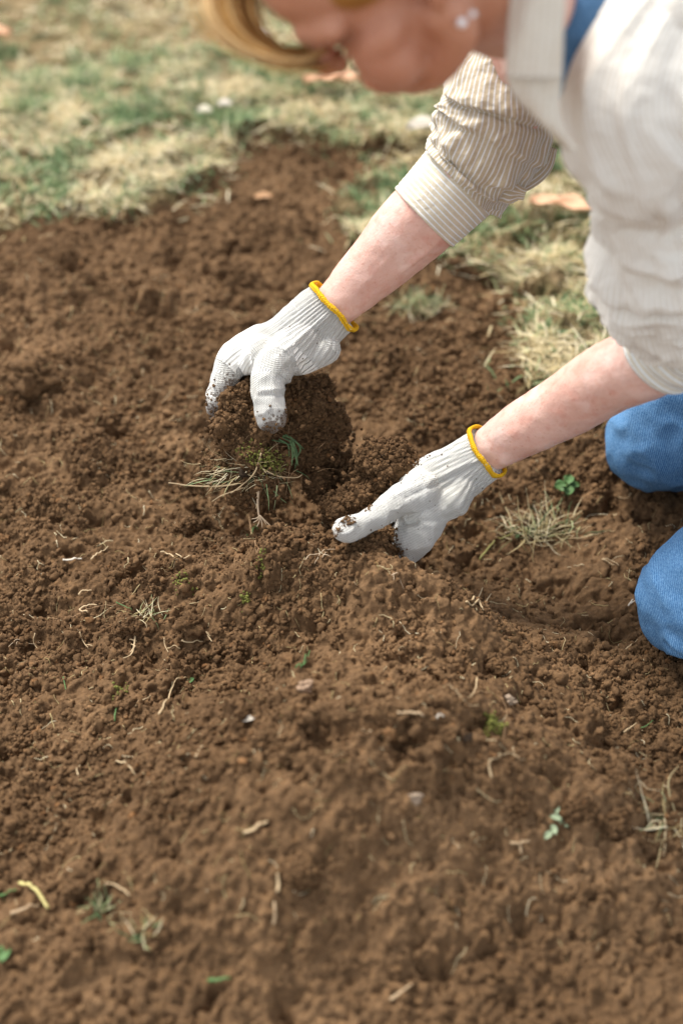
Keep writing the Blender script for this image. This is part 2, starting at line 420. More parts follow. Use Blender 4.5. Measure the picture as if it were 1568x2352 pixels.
def is_lawn(x, y):
    P = np.stack([x, y], -1)
    j = .075 * fbm(P, 9, 5, 77, .7); k = .075 * fbm(P + 9.1, 9, 5, 78, .7)
    return poly_mask((x + j, y + k), LAWN1)
def axis(lo, hi, step, far, n=22):
    mid = np.arange(lo, hi + step, step)
    e = np.cumsum(np.geomspace(step * 2, far * .35, n)); e = e * far / e[-1]
    return np.concatenate([(lo - e)[::-1], mid, hi + e])
STEP = .0017
gx = axis(-.60, .62, STEP, 60); gy = axis(-.70, .98, STEP, 60)
GX, GY = np.meshgrid(gx, gy); NX, NY = len(gx), len(gy)
H = macro(GX, GY)
P2 = np.stack([GX, GY], -1).reshape(-1, 2)
trench = (gauss(GX, GY, G(1230, 1330, -.03), 1, .20, .20, .1)).clip(0, 1)
pressed = sstep(.35, .8, trench)
near = ((np.abs(GX) < .65) & (GY > -.72) & (GY < 1.0))
rough = (fbm(P2, 45, 3, 21).reshape(H.shape))
fine = (fbm(P2, 170, 3, 22, .6).reshape(H.shape))
H = H + (.013 * fbm(P2, 15, 3, 25).reshape(H.shape) + .0095 * rough + .0065 * fine) * np.where(pressed > 0, 1 - .5 * pressed, 1) * np.where(near, 1, .3)
warpx = (fbm(P2, 120, 2, 31).reshape(H.shape)); warpy = (fbm(P2 + 5, 120, 2, 32).reshape(H.shape))
def stamp(n, rlo, rhi, power, sq, dens=None):
    for _ in range(n):
        x = rng.uniform(-.6, .62); y = rng.uniform(-.7, .98); r = rlo + (rhi - rlo) * rng.random() ** power
        ix0, ix1 = np.searchsorted(gx, x - r * 1.3), np.searchsorted(gx, x + r * 1.3)
        iy0, iy1 = np.searchsorted(gy, y - r * 1.3), np.searchsorted(gy, y + r * 1.3)
        if ix1 - ix0 < 2 or iy1 - iy0 < 2: continue
        ic, jc = np.searchsorted(gy, y), np.searchsorted(gx, x)
        if pressed[min(ic, NY - 1), min(jc, NX - 1)] > rng.random() * 1.1: continue
        s = np.s_[iy0:iy1, ix0:ix1]
        dx = (GX[s] - x) + warpx[s] * r * .9; dy = (GY[s] - y) + warpy[s] * r * .9
        e = rng.uniform(.7, 1.3); a = rng.uniform(0, 3.14)
        d2 = ((dx * math.cos(a) + dy * math.sin(a)) * e) ** 2 + ((-dx * math.sin(a) + dy * math.cos(a)) / e) ** 2
        z = H[min(ic, NY - 1), min(jc, NX - 1)] - r * .25 + np.sqrt(np.maximum(r * r - d2, 0)) * sq + fine[s] * .45 * r
        H[s] = np.where((d2 < r * r) & (z > H[s]), z, H[s])
def pits(n, rlo, rhi):
    for _ in range(n):
        x = rng.uniform(-.6, .62); y = rng.uniform(-.7, .98); r = rlo + (rhi - rlo) * rng.random() ** 2
        ix0, ix1 = np.searchsorted(gx, x - r * 2.2), np.searchsorted(gx, x + r * 2.2)
        iy0, iy1 = np.searchsorted(gy, y - r * 2.2), np.searchsorted(gy, y + r * 2.2)
        s = np.s_[iy0:iy1, ix0:ix1]
        dx = (GX[s] - x) + warpx[s] * r * .8; dy = (GY[s] - y) + warpy[s] * r * .8
        H[s] -= 1.6 * r * np.exp(-(dx * dx + dy * dy) / (r * r))
stamp(170, .014, .034, 2.2, .62)
pits(420, .005, .016)
stamp(900, .006, .014, 2.2, .6)
pits(5000, .0022, .0055)
stamp(9000, .0028, .0065, 1.8, .6)
# cracks and scuffs in the pressed hollow
cr = np.abs(fbm(P2, 16, 3, 61).reshape(H.shape)); H -= pressed * .008 * (1 - sstep(0, .06, cr)) * near
lawn = is_lawn(GX.ravel(), GY.ravel()).reshape(H.shape)
for _ in range(7):      # loose earth slumps: no face stays steeper than it can stand
    sy, sx = np.gradient(H); st = np.maximum(np.abs(sx), np.abs(sy)) / STEP
    Bl = H.copy(); Bl[1:-1, 1:-1] = .25 * (H[:-2, 1:-1] + H[2:, 1:-1] + H[1:-1, :-2] + H[1:-1, 2:])
    k_ = sstep(1.3, 2.4, st) * near; H = H * (1 - k_) + Bl * k_
sy, sx = np.gradient(H); st = np.maximum(np.abs(sx), np.abs(sy)) / STEP * near
H = H + .0016 * fbm(P2, 330, 2, 66).reshape(H.shape) * near
H = H + np.where(lawn, .014 + .014 * fbm(P2, 17, 3, 91).reshape(H.shape), 0)
idx = (np.arange(NY - 1)[:, None] * NX + np.arange(NX - 1)[None]).ravel()
Fg = np.stack([idx, idx + 1, idx + NX + 1, idx + NX], -1)
jx = .0030 * near * fbm(np.c_[P2, H.ravel() * 1.0], 150, 2, 67).reshape(H.shape); jy = .0030 * near * fbm(np.c_[P2 + 3, H.ravel() * 1.0], 150, 2, 68).reshape(H.shape)
me = mk_mesh('ground', np.stack([GX + jx, GY + jy, H], -1).reshape(-1, 3), Fg)
fattr(me, 'lawn', lawn.ravel().astype(float))
mg = Mat('turned_earth', .95, .1)
n1 = mg.noise(5, 5, .6); n2 = mg.noise(120, 4, .65); n3 = mg.noise(800, 3, .6)
c = mg.ramp(n1, [(.3, (.095, .0535, .026)), (.5, (.134, .077, .038)), (.7, (.200, .118, .060))])
c = mg.mix(.8, c, mg.ramp(n2, [(.3, (.5, .48, .45)), (.5, (1, 1, 1)), (.75, (1.6, 1.55, 1.42))]), 'MULTIPLY')
c = mg.mix(.5, c, mg.ramp(n3, [(.3, (.5, .5, .5)), (.7, (1.4, 1.4, 1.4))]), 'MULTIPLY')
c = mg.mix(mg.attr('lawn').outputs['Fac'], c, mg.ramp(mg.noise(25, 4), [(.3, (.05, .05, .02)), (.5, (.16, .115, .055)), (.7, (.24, .17, .09))]))
nb = mg.bump(n2, .6, .004); nb = mg.bump(n3, .7, .0012, nb)
M_GROUND = mg.out(c, nb)
obj('ground', me, M_GROUND, kind='structure')
def hz(x, y):
    x = np.atleast_1d(np.asarray(x, float)); y = np.atleast_1d(np.asarray(y, float))
    i = np.clip(np.searchsorted(gy, y), 1, NY - 1); j = np.clip(np.searchsorted(gx, x), 1, NX - 1)
    ty = (y - gy[i - 1]) / (gy[i] - gy[i - 1]); tx = (x - gx[j - 1]) / (gx[j] - gx[j - 1])
    return (H[i - 1, j - 1] * (1 - tx) * (1 - ty) + H[i - 1, j] * tx * (1 - ty) + H[i, j - 1] * (1 - tx) * ty + H[i, j] * tx * ty)
def hit(u, v, lift=0.0):
    """where the sight line through layout point (u, v) meets the ground"""
    r = FWD + (u - 784) / FPX * RIGHT + (1176 - v) / FPX * UP
    ds = np.arange(.8, 5, .004); P = CAM + ds[:, None] * r; k = np.argmax(P[:, 2] < hz(P[:, 0], P[:, 1]) + lift)
    return P[k]

# ------------------------------------------------------------------ loose crumbs lying on the bed
def scatter(n, xlo, xhi, ylo, yhi, rlo, rhi, power, sub, clump_f=14):
    x = rng.uniform(xlo, xhi, n * 2); y = rng.uniform(ylo, yhi, n * 2); P = np.stack([x, y], -1)
    keep = (fbm(P, clump_f, 3, 41) * 1.2 + .5 > rng.random(n * 2)) & ~is_lawn(x, y)
    i = np.clip(np.searchsorted(gy, y), 0, NY - 1); j = np.clip(np.searchsorted(gx, x), 0, NX - 1)
    keep &= pressed[i, j] * .85 < rng.random(n * 2)
    x, y = x[keep][:n], y[keep][:n]; r = rlo + (rhi - rlo) * rng.random(len(x)) ** power
    z = hz(x, y) + r * rng.uniform(-.25, .55, len(x))
    return crumbs(np.stack([x, y, z], -1), r, sub)
cs = [scatter(85000, -.56, .56, -.50, .40, .0006, .0034, 3.6, 1), scatter(12000, -.6, .6, -.68, .95, .0015, .006, 3.2, 1),
      scatter(260, -.58, .6, -.66, .9, .004, .014, 2.6, 3)]
V, F, T, off = [], [], [], 0
for a, b, t in cs: V.append(a); F.append(b + off); T.append(t); off += len(a)
me = mk_mesh('soil_crumbs', np.vstack(V), np.vstack(F)); fattr(me, 'tint', np.concatenate(T))
obj('soil_crumbs', me, M_CRUMB, label='loose brown soil crumbs strewn all over the dug bed', cat='soil', kind='stuff')

# ------------------------------------------------------------------ lawn
def blades(x, y, L, wd, lean, seed, lift=0.0, curl=1.0):
    n = len(x); K = 5; a = rng.uniform(0, 2 * math.pi, n); t = np.linspace(0, 1, K)
    P0 = np.stack([x, y, hz(x, y) + lift], -1)
    dirh = np.stack([np.cos(a), np.sin(a), np.zeros(n)], -1); side = np.stack([-np.sin(a), np.cos(a), np.zeros(n)], -1)
    el = np.clip(rng.normal(lean, .35, n), .05, 1.45); bend = rng.uniform(.3, 1.3, n) * curl
    P = np.zeros((n, K, 3)); P[:, 0] = P0
    for k in range(1, K):
        e = el - bend * t[k]; P[:, k] = P[:, k - 1] + (L / (K - 1))[:, None] * (np.cos(e)[:, None] * dirh + np.sin(e)[:, None] * np.array([0, 0, 1.]))
        P[:, k] += side * (rng.normal(0, .12, n) * L / K)[:, None]
    P[:, :, 2] = np.maximum(P[:, :, 2], P0[:, None, 2] + .002 * rng.random((n, 1)))
    wv = (wd[:, None] * np.array([.8, 1, .9, .6, .08])[None] * .5)[:, :, None]
    tw = side[:, None] + .5 * rng.normal(size=(n, 1, 3)) * .6
    L_ = P - tw * wv; R_ = P + tw * wv
    V = np.stack([L_, R_], 2).reshape(-1, 3)
    b = np.arange(n)[:, None] * (2 * K) + np.arange(K - 1)[None] * 2
    F = np.stack([b, b + 1, b + 3, b + 2], -1).reshape(-1, 4)
    return V, F
def lawn_pts(n, ylo, yhi, xs):
    x = rng.uniform(-xs, xs, n * 2); y = rng.uniform(ylo, yhi, n * 2); q_ = (rng.random(n * 2) < .35)[:, None] * rng.normal(0, .028, (n * 2, 2)); k = is_lawn(x + q_[:, 0], y + q_[:, 1]); return x[k][:n], y[k][:n]
GV, GF, GT, DV, DF, DT = [], [], [], [], [], []; go = do = 0
for (n, ylo, yhi, xs) in ((115000, .0, 1.25, .85), (40000, 1.25, 2.2, 1.15), (9000, 2.2, 5, 3.0)):
    x, y = lawn_pts(n, ylo, yhi, xs); P = np.stack([x, y], -1)
    g = fbm(P, 11, 3, 101, .6) + .45 * fbm(P, 30, 2, 102)
    isg = g + rng.normal(0, .30, len(x)) > .04
    dens = fbm(P, 24, 2, 103) * 1.5 + .65 > rng.random(len(x)) * 1.1
    m = isg & dens
    V, F = blades(x[m], y[m], rng.uniform(.012, .034, m.sum()) * (1 + .5 * (y[m] > 2)), rng.uniform(.0014, .0030, m.sum()) * (1 + .5 * (y[m] > 2)), .95, 1)
    GV.append(V); GF.append(F + go); GT.append(np.repeat(np.clip(rng.beta(1.6, 2, m.sum()) + .15 * vnoise(P[m] * 12, 7), 0, 1), 10)); go += len(V)
    m = ~isg & dens
    V, F = blades(x[m], y[m], rng.uniform(.014, .048, m.sum()) * (1 + .5 * (y[m] > 2)), rng.uniform(.0010, .0024, m.sum()) * (1 + .5 * (y[m] > 2)), .38, 2, .004)
    DV.append(V); DF.append(F + do); DT.append(np.repeat(np.clip(rng.beta(2, 1.8, m.sum()) + .2 * vnoise(P[m] * 14, 8), 0, 1), 10)); do += len(V)
me = mk_mesh('grass', np.vstack(GV), np.vstack(GF)); fattr(me, 'tint', np.concatenate(GT))
obj('grass', me, M_GREEN, label='short green grass growing in patches around the dug bed', cat='grass', kind='stuff')
me = mk_mesh('dead_grass', np.vstack(DV), np.vstack(DF)); fattr(me, 'tint', np.concatenate(DT))
obj('dead_grass', me, M_DRY, label='straw coloured dead grass matted between the green patches', cat='dead grass', kind='stuff')

# ------------------------------------------------------------------ held clods: lumpy core crusted with crumbs
def clod(name, balls, parent=None, ncr=1800, vox=.0022, rough_=.011, rlo=.0005, rhi=.0032, **k):
    B = Balls()
    for u, v, d, r in balls:
        r = r * d / FPX; B.ell(W(u, v, d), (r, r * rng.uniform(.8, 1.1), r * rng.uniform(.75, 1)), rand_rot(1)[0])
    X, Q = B.remesh(vox, 3)
    N = vnormals(X, Q)
    X = X + N * (rough_ * 1.5 * fbm(X, 38, 3, 71) + rough_ * .8 * fbm(X, 170, 3, 72))[:, None]
    N = vnormals(X, Q)
    T0 = np.full(len(X), .35)
    F3 = np.vstack([Q[:, [0, 1, 2]], Q[:, [0, 2, 3]]])
    ncr = int(ncr * 2.4); i = rng.integers(0, len(X), ncr); r = rlo + (rhi - rlo) * rng.random(ncr) ** 3.2
    cV, cF, cT = crumbs(X[i] + N[i] * (r * rng.uniform(-.3, .7, ncr))[:, None], r, 1)
    me = mk_mesh(name, np.vstack([X, cV]), np.vstack([F3, cF + len(X)])); fattr(me, 'tint', np.r_[T0, cT])
    return obj(name, me, M_CRUMB, parent, **k), X, N
near_clod, _, _ = clod('soil_clod', [(885, 1065, 1.57, 62), (850, 1095, 1.58, 52), (930, 1060, 1.585, 40), (845, 1060, 1.57, 36), (905, 1035, 1.57, 34),
    (830, 1135, 1.575, 45), (780, 1160, 1.58, 38), (870, 1150, 1.60, 55), (950, 1110, 1.62, 45)], ncr=3600,
    label='rounded clod of brown soil lifted on the nearer gloved hand', cat='clod', group='clods of soil lifted by the gloved hands')
front_clod, _, _ = clod('soil_clod', [(850, 1285, 1.525, 62), (800, 1300, 1.53, 58), (870, 1335, 1.525, 55), (760, 1290, 1.55, 48), (825, 1262, 1.545, 36), (870, 1252, 1.545, 30), (910, 1370, 1.53, 42), (898, 1318, 1.525, 26), (885, 1275, 1.532, 26), (720, 1330, 1.56, 42)], ncr=3200,
    label='crumbling clod heaped in front of the fingers of the nearer gloved hand, below its thumb', cat='clod', group='clods of soil lifted by the gloved hands')
far_clod, _, _ = clod('soil_clod', [(585, 930, 1.60, 66), (545, 960, 1.60, 48), (560, 900, 1.61, 42), (600, 1000, 1.60, 56), (695, 925, 1.615, 60), (740, 920, 1.62, 42), (680, 985, 1.615, 42), (725, 970, 1.618, 40), (735, 885, 1.62, 30), (778, 935, 1.62, 20),
    (765, 960, 1.62, 30), (665, 890, 1.61, 40), (545, 1010, 1.59, 34), (520, 985, 1.566, 24), (530, 1015, 1.568, 26), (532, 925, 1.575, 26), (548, 965, 1.572, 34), (540, 1015, 1.572, 30), (585, 985, 1.572, 34), (560, 900, 1.578, 28)], ncr=4600,
    label='large ragged clod gripped between thumb and fingers of the farther gloved hand', cat='clod', group='clods of soil lifted by the gloved hands')
side_clod, _, _ = clod('soil_clod', [(740, 1030, 1.625, 38), (700, 1050, 1.63, 30), (790, 985, 1.63, 16), (800, 1075, 1.63, 16), (775, 1000, 1.63, 24), (760, 1060, 1.63, 26), (795, 1050, 1.63, 14), (715, 1065, 1.63, 22), (790, 1095, 1.625, 20), (740, 1110, 1.62, 30)], ncr=2600, vox=.0022, rough_=.010,
    label='small broken clod falling away at the right under the big held clod', cat='clod', group='clods of soil lifted by the gloved hands')

# turf piece hanging below the far hand
tp = W(570, 1080, 1.585)
turf = empty('turf_clod', tp, label='torn piece of turf with moss, straw and green blades hanging under the farther hand', cat='turf')
o, tX, tN = clod('soil', [(570, 1060, 1.585, 48), (530, 1050, 1.585, 34), (610, 1055, 1.585, 42), (560, 1100, 1.59, 40), (610, 1100, 1.59, 36), (500, 1080, 1.59, 24), (640, 1080, 1.59, 26), (600, 1140, 1.595, 26), (560, 1020, 1.58, 36), (560, 1130, 1.588, 28), (640, 1125, 1.588, 26), (600, 1118, 1.58, 24)], turf, ncr=3000, vox=.0022)
# moss cushion
mp = []
for _ in range(420):
    t = rng.random(); mp.append(W(556 + 85 * t + rng.normal(0, 12), 1036 + 32 * t + rng.normal(0, 13), 1.564 + rng.normal(0, .006)))
V, F, T = crumbs(np.array(mp), rng.uniform(.0004, .0013, len(mp)), 1); me = mk_mesh('moss', V, F); obj('moss', me, M_MOSS, turf)
def ribbon(P, wd, th=.0003, ref=None):
    """thin flat blade with real thickness along P, tapering to a tip"""
    n = len(P); t = np.linspace(0, 1, n); r = wd * .5 * (1 - .85 * t ** 2)
    return tube(P, np.maximum(r, .00012), 4, ref, True, flat=max(th / wd, .18))
def burst(name, mat, n, src, spread, Lr, wd, droop, parent, ang):
    parts = []
    for _ in range(n):
        s = W(src[0] + rng.normal(0, spread[0]), src[1] + rng.normal(0, spread[1]), 1.575 + rng.normal(0, .010))
        a = rng.uniform(*ang); L = rng.uniform(*Lr); d = unit(math.cos(a) * RIGHT + math.sin(a) * UP - rng.uniform(-.1, .6) * FWD)
        P = [s]; side = rng.normal(0, .25, 3)
        for k in range(6):
            d = unit(d + np.array([0, 0, -droop]) + side * .3 + rng.normal(0, .08, 3)); P.append(P[-1] + d * L / 6)
        parts.append(ribbon(catmull(P, 2), wd * rng.uniform(.6, 1.3)))
    V, F = join(parts); me = mk_mesh(name, V, F)
    if mat in (M_GREEN, M_DRY): fattr(me, 'tint', np.concatenate([np.full(len(p[0]), rng.random()) for p in parts]))
    return obj(name, me, mat, parent)
o = burst('dry_blade', M_DRY, 85, (555, 1082), (42, 20), (.010, .036), .0012, .05, turf, (2.7, 3.9)); o['kind'] = 'stuff'
o = burst('dry_blade', M_DRY, 28, (600, 1085), (40, 22), (.010, .030), .0011, .05, turf, (-1.2, 1.0)); o['kind'] = 'stuff'
o = burst('green_blade', M_GREEN, 16, (515, 1092), (30, 12), (.014, .036), .0016, .10, turf, (2.6, 4.4)); o['kind'] = 'stuff'
o = burst('green_blade', M_GREEN, 16, (610, 1098), (30, 12), (.02, .035), .0016, .15, turf, (-1.8, 0)); o['kind'] = 'stuff'
o = burst('root', M_BROWNROOT, 90, (580, 1075), (55, 40), (.01, .035), .0006, .15, turf, (-3.1, 3.1)); o['kind'] = 'stuff'
def strand(pts, d, wd, mat, name, parent, kind=None):
    P = catmull([W(u, v, d + (0 if len(q) < 1 else q[0])) for u, v, *q in pts], 5)
    V, F = tube(P, np.linspace(wd, wd * .6, len(P)) * .5, 6)
    o = obj(name, mk_mesh(name, V, F), mat, parent); return o
strand([(545, 1112), (500, 1117), (440, 1116), (405, 1111), (387, 1109)], 1.565, .0020, M_STRAW, 'long_straw', turf)
strand([(506, 1118), (460, 1117), (415, 1115)], 1.566, .0016, M_STRAW, 'long_straw', turf)
strand([(600, 1040), (585, 1085), (555, 1115), (530, 1133)], 1.560, .0020, M_STRAW, 'long_straw', turf)
strand([(560, 1120), (510, 1138), (487, 1152)], 1.565, .0016, M_STRAW, 'long_straw', turf)
strand([(590, 1130), (594, 1142), (588, 1168)], 1.565, .0020, M_STRAW, 'long_straw', turf)
strand([(598, 1068), (606, 1078), (640, 1094), (680, 1097), (694, 1090)], 1.563, .0018, M_STRAW, 'long_straw', turf)
strand([(595, 1118), (592, 1150), (594, 1180), (598, 1190)], 1.565, .0030, M_ROOT, 'root_stalk', turf)
for e in ((590, 1210), (582, 1200), (602, 1212), (612, 1205), (625, 1212), (578, 1192)):
    strand([(597, 1184), ((597 + e[0]) / 2 + 2, (1188 + e[1]) / 2), e], 1.563, .0016, M_ROOT, 'root_fork', turf)
V, F, T = crumbs(np.array([W(558, 1089, 1.556)]), np.array([.0042]), 2); obj('dark_pebble', mk_mesh('dark_pebble', V, F), M_DARKBIT, turf)
# green blades growing out of the big clod
gt = empty('grass_tuft', W(660, 1005, 1.585), label='tuft of dark green blades drooping from the clod below the thumb', cat='grass tuft')
for pts in ([(648, 1003), (668, 1015), (682, 1040), (677, 1078)], [(650, 1000), (672, 1010), (676, 1040), (668, 1060)], [(655, 998), (676, 1012), (690, 1030), (683, 1050)],
            [(625, 1010), (650, 1016), (672, 1024), (680, 1036)], [(668, 1010), (672, 1035), (670, 1070)], [(640, 1008), (662, 1022), (664, 1050)], [(664, 1002), (684, 1018), (698, 1032)], [(670, 1015), (680, 1050), (684, 1070)]):
    P = catmull([W(u, v, 1.572) for u, v in pts], 5); V, F = ribbon(P, .0040, .0006)
    me = mk_mesh('blade', V, F); fattr(me, 'tint', np.full(len(V), rng.uniform(.15, .5))); obj('blade', me, M_GREEN, gt)
# crumbs tumbling in the air round the far hand
n = 420; t = rng.random(n)
P = np.array([W(rng.normal(600, 150), rng.normal(1110, 75), rng.normal(1.60, .05)) for _ in range(n)])
P = P[P[:, 2] > hz(P[:, 0], P[:, 1])]
P = np.vstack([P, [W(rng.normal(755, 45), rng.normal(1045, 45), rng.normal(1.625, .02)) for _ in range(260)], [W(rng.normal(510, 35), rng.normal(1035, 30), rng.normal(1.585, .012)) for _ in range(120)]])
V, F, T = crumbs(P, .0004 + .0030 * rng.random(len(P)) ** 4, 1); me = mk_mesh('falling_crumbs', V, F); fattr(me, 'tint', T)
obj('falling_crumbs', me, M_CRUMB, label='fine soil specks falling through the air below the farther hand', cat='soil', kind='stuff')

# ------------------------------------------------------------------ straws, roots, leaves traced where they lie
def lay(pts, wd, lift=.0015, arch=.3):
    """a strand dropped on the ground through the layout points; its middle stands a little clear"""
    P = np.array([hit(u, v) for u, v in pts]); P = catmull(P, 6); n = len(P)
    z = hz(P[:, 0], P[:, 1]); P[:, 2] = z
    k = np.ones(9) / 9; zp = np.convolve(np.pad(P[:, 2], 4, 'edge'), k, 'valid')
    P[:, 2] = np.maximum(zp, z) + lift + wd * .5 + arch * wd * np.sin(np.linspace(0, math.pi, n))
    return P
def straw(name, label, cat, group, strands, wd, mat, taper=.5, flat=.6):
    parts = []; wd = wd * .78
    for s in strands:
        P = lay(s, wd); parts.append(tube(P, wd * .5 * np.linspace(1, taper, len(P)), 6, None, True, flat))
    V, F = join(parts); c0 = parts[0][0].mean(0)
    me = mk_mesh(name, V - c0, F); o = obj(name, me, mat, label=label, cat=cat, group=group); o.location = c0; return o
S = 'straws and stalks lying on the soil'; R_ = 'fine roots lying on the soil'; GB = 'single green blades lying on the soil'
straw('straw', 'short pale flat straw lying level, farthest left on the soil', 'straw', S, [[(146, 1292), (168, 1292), (189, 1289)]], .0040, M_PETAL, .9, .5)
straw('straw', 'slanting pale straw just right of the flat level straw', 'straw', S, [[(210, 1290), (232, 1275), (250, 1262)]], .0030, M_STRAW)
straw('straw', 'pale bent straw left of the crumbled ridge, nearly level', 'straw', S, [[(370, 1272), (390, 1280), (415, 1284), (440, 1283)]], .0032, M_STRAW)
straw('straw', 'longest slanting straw on the soil at lower left', 'straw', S, [[(366, 1648), (378, 1625), (400, 1598), (428, 1562)]], .0030, M_STRAW)
straw('straw', 'thin straw left of the longest slanting straw', 'straw', S, [[(313, 1630), (330, 1618), (348, 1606)]], .0022, M_STRAW)
straw('straw', 'curled dry blade like a hook below the pale bent straw', 'straw', S, [[(205, 1418), (185, 1410), (210, 1394), (225, 1398)]], .0034, M_STRAW)
straw('straw', 'short straw arc above the curled hooked blade', 'straw', S, [[(182, 1373), (192, 1364), (212, 1361)]], .0032, M_STRAW)
straw('straw', 'flat tan straw in the centre left of the mound', 'straw', S, [[(418, 1477), (440, 1482), (468, 1482), (470, 1475)]], .0032, M_STRAW)
straw('straw', 'bent thin straw with a right angle beside the flat tan straw', 'straw', S, [[(378, 1470), (380, 1490), (388, 1505)], [(386, 1498), (415, 1496)]], .0020, M_STRAW)
straw('straw', 'crossed pair of short straws above the flat tan straw', 'straw', S, [[(462, 1456), (482, 1464)], [(465, 1463), (485, 1472)], [(478, 1467), (488, 1478)]], .0026, M_STRAW)
straw('straw', 'pale forked straw bundle pointing down on the left ridge', 'straw', S, [[(312, 1470), (309, 1495), (303, 1510), (285, 1522)], [(300, 1478), (315, 1477)], [(303, 1485), (312, 1492)], [(312, 1490), (300, 1503)]], .0028, M_STRAW)
straw('straw', 'pale three armed straw sprig above the forked straw bundle', 'straw', S, [[(297, 1448), (308, 1434), (320, 1425)], [(299, 1434), (310, 1440)], [(303, 1430), (306, 1446)]], .0030, M_STRAW)
straw('straw', 'thin curved stem left of the forked straw bundle', 'straw', S, [[(185, 1460), (192, 1480), (205, 1495)], [(198, 1490), (215, 1489)]], .0022, M_STRAW)
straw('straw', 'C shaped dry stem at the far left edge of the ridge', 'straw', S, [[(83, 1462), (79, 1480), (88, 1493)]], .0020, M_STRAW)
straw('straw', 'Y shaped twig of pale straw beside the hollow', 'straw', S, [[(1068, 1391), (1092, 1392), (1124, 1394)], [(1098, 1388), (1106, 1408), (1110, 1410)], [(1082, 1391), (1105, 1382)]], .0034, M_STRAW)
straw('straw', 'reddish flat wood straw right of the mound crest', 'straw', S, [[(912, 1647), (940, 1650), (972, 1655)]], .0046, M_CHIP, .8, .6)
straw('straw', 'thin bent straw with green tip on the right slope', 'straw', S, [[(1030, 1578), (1048, 1595), (1072, 1622), (1098, 1632)]], .0018, M_STRAW)
straw('straw', 'stout upright stub of straw above the green tipped one', 'straw', S, [[(1094, 1565), (1090, 1590), (1074, 1610)]], .0026, M_STRAW)
straw('straw', 'kinked straw at right rising to a green end', 'straw', S, [[(1430, 1688), (1455, 1678), (1475, 1682)], [(1438, 1685), (1460, 1665)]], .0024, M_STRAW)
straw('straw', 'pale curved straw under the kinked straw', 'straw', S, [[(1128, 1790), (1122, 1760), (1140, 1742), (1170, 1735)], [(1135, 1750), (1150, 1740)]], .0028, M_STRAW)
straw('straw', 'wavy straw strand to the right of the pale curved one', 'straw', S, [[(1172, 1737), (1190, 1745), (1205, 1750)]], .0020, M_STRAW)
straw('straw', 'dark tan stalk on the bare hollow beside the nearer knee', 'straw', S, [[(1382, 1288), (1400, 1302), (1418, 1312)], [(1380, 1290), (1410, 1304)]], .0028, M_STRAW)
straw('straw', 'thin stalk between the two kneeling legs', 'straw', S, [[(1448, 1138), (1440, 1150), (1424, 1157)], [(1425, 1157), (1410, 1155)]], .0022, M_STRAW)
straw('straw', 'small slanting stalk at the base of the nearer knee', 'straw', S, [[(1435, 1496), (1450, 1484), (1462, 1472)]], .0020, M_STRAW)
straw('straw', 'forked white stalk near the left of the nearer knee', 'straw', S, [[(1440, 1400), (1448, 1388), (1452, 1380)], [(1446, 1390), (1460, 1386)]], .0024, M_PETAL)
straw('straw', 'broad blurred stalk near the bottom edge at centre', 'straw', S, [[(895, 2306), (920, 2285), (945, 2268)]], .0044, M_CHIP)
straw('straw', 'upright pale stub low in the foreground', 'straw', S, [[(638, 2058), (640, 2038), (638, 2018)]], .0040, M_STRAW, .9)
straw('straw', 'upright brownish stub below the pale stub', 'straw', S, [[(628, 2130), (632, 2108), (630, 2080)]], .0034, M_CHIP, .9)
straw('straw', 'white tipped stub in the left foreground shadow', 'straw', S, [[(560, 1918), (585, 1914), (615, 1902)]], .0042, M_STRAW, .9)
straw('straw', 'curved pale stem at lower left like an arch', 'straw', S, [[(245, 2042), (262, 2040), (285, 2050), (300, 2066)]], .0034, M_STRAW)
straw('straw', 'brown dry stick near the left edge at the bottom', 'straw', S, [[(28, 2108), (55, 2100), (92, 2088)]], .0046, M_CHIP)
straw('straw', 'yellow and white bent blade near the left bottom corner', 'straw', S, [[(48, 2036), (76, 2044), (92, 2062), (114, 2098)]], .0052, flat_mat('yellow_blade', (.50, .42, .16, 1)), .8)
straw('straw', 'small angled stem over the left foreground', 'straw', S, [[(268, 1752), (290, 1758), (312, 1786)], [(277, 1762), (292, 1752)]], .0028, M_STRAW)
straw('straw', 'short crooked stem left of the small angled stem', 'straw', S, [[(181, 1785), (178, 1770), (186, 1764)]], .0022, M_STRAW)
straw('straw', 'dull stub lying right of the crooked stems', 'straw', S, [[(452, 1748), (458, 1735), (468, 1722)]], .0032, M_STRAW)
straw('straw', 'tan stem on the slope at lower right, ends in a pale fork', 'straw', S, [[(1170, 1945), (1190, 1952), (1195, 1970)], [(1192, 1950), (1215, 1943)]], .0044, M_CHIP)
straw('straw', 'white worm like curl of root on the right slope', 'root', R_, [[(1430 * 0 + 1000, 1668 - 10), (1008, 1650), (1018, 1660)]], .0026, M_PETAL)
straw('root', 'long thin root across the left ridge', 'root', R_, [[(110, 1424), (160, 1420), (220, 1405), (262, 1395), (300, 1385), (352, 1372)]], .0010, M_BROWNROOT)
straw('root', 'branching fine root at the left edge of the ridge', 'root', R_, [[(0, 1508), (30, 1492), (60, 1484), (96, 1482)], [(40, 1488), (42, 1478)]], .0012, M_ROOT)
straw('root', 'looping brown root under the pebble on the right slope', 'root', R_, [[(1080, 1602), (1128, 1600), (1150, 1612), (1162, 1640), (1155, 1700), (1150, 1715)]], .0012, M_BROWNROOT)
straw('root', 'forked pale roots in the clod before the fingers', 'root', R_, [[(701, 1292), (712, 1283), (735, 1276), (760, 1274), (780, 1266)], [(735, 1278), (728, 1290), (722, 1304)], [(742, 1278), (760, 1285)], [(748, 1276), (740, 1292)]], .0016, M_ROOT)
straw('root', 'root hanging off the edge beside the dark gap under the glove', 'root', R_, [[(898, 1325), (912, 1328), (920, 1345), (926, 1368)], [(903, 1326), (904, 1345)]], .0016, M_ROOT)
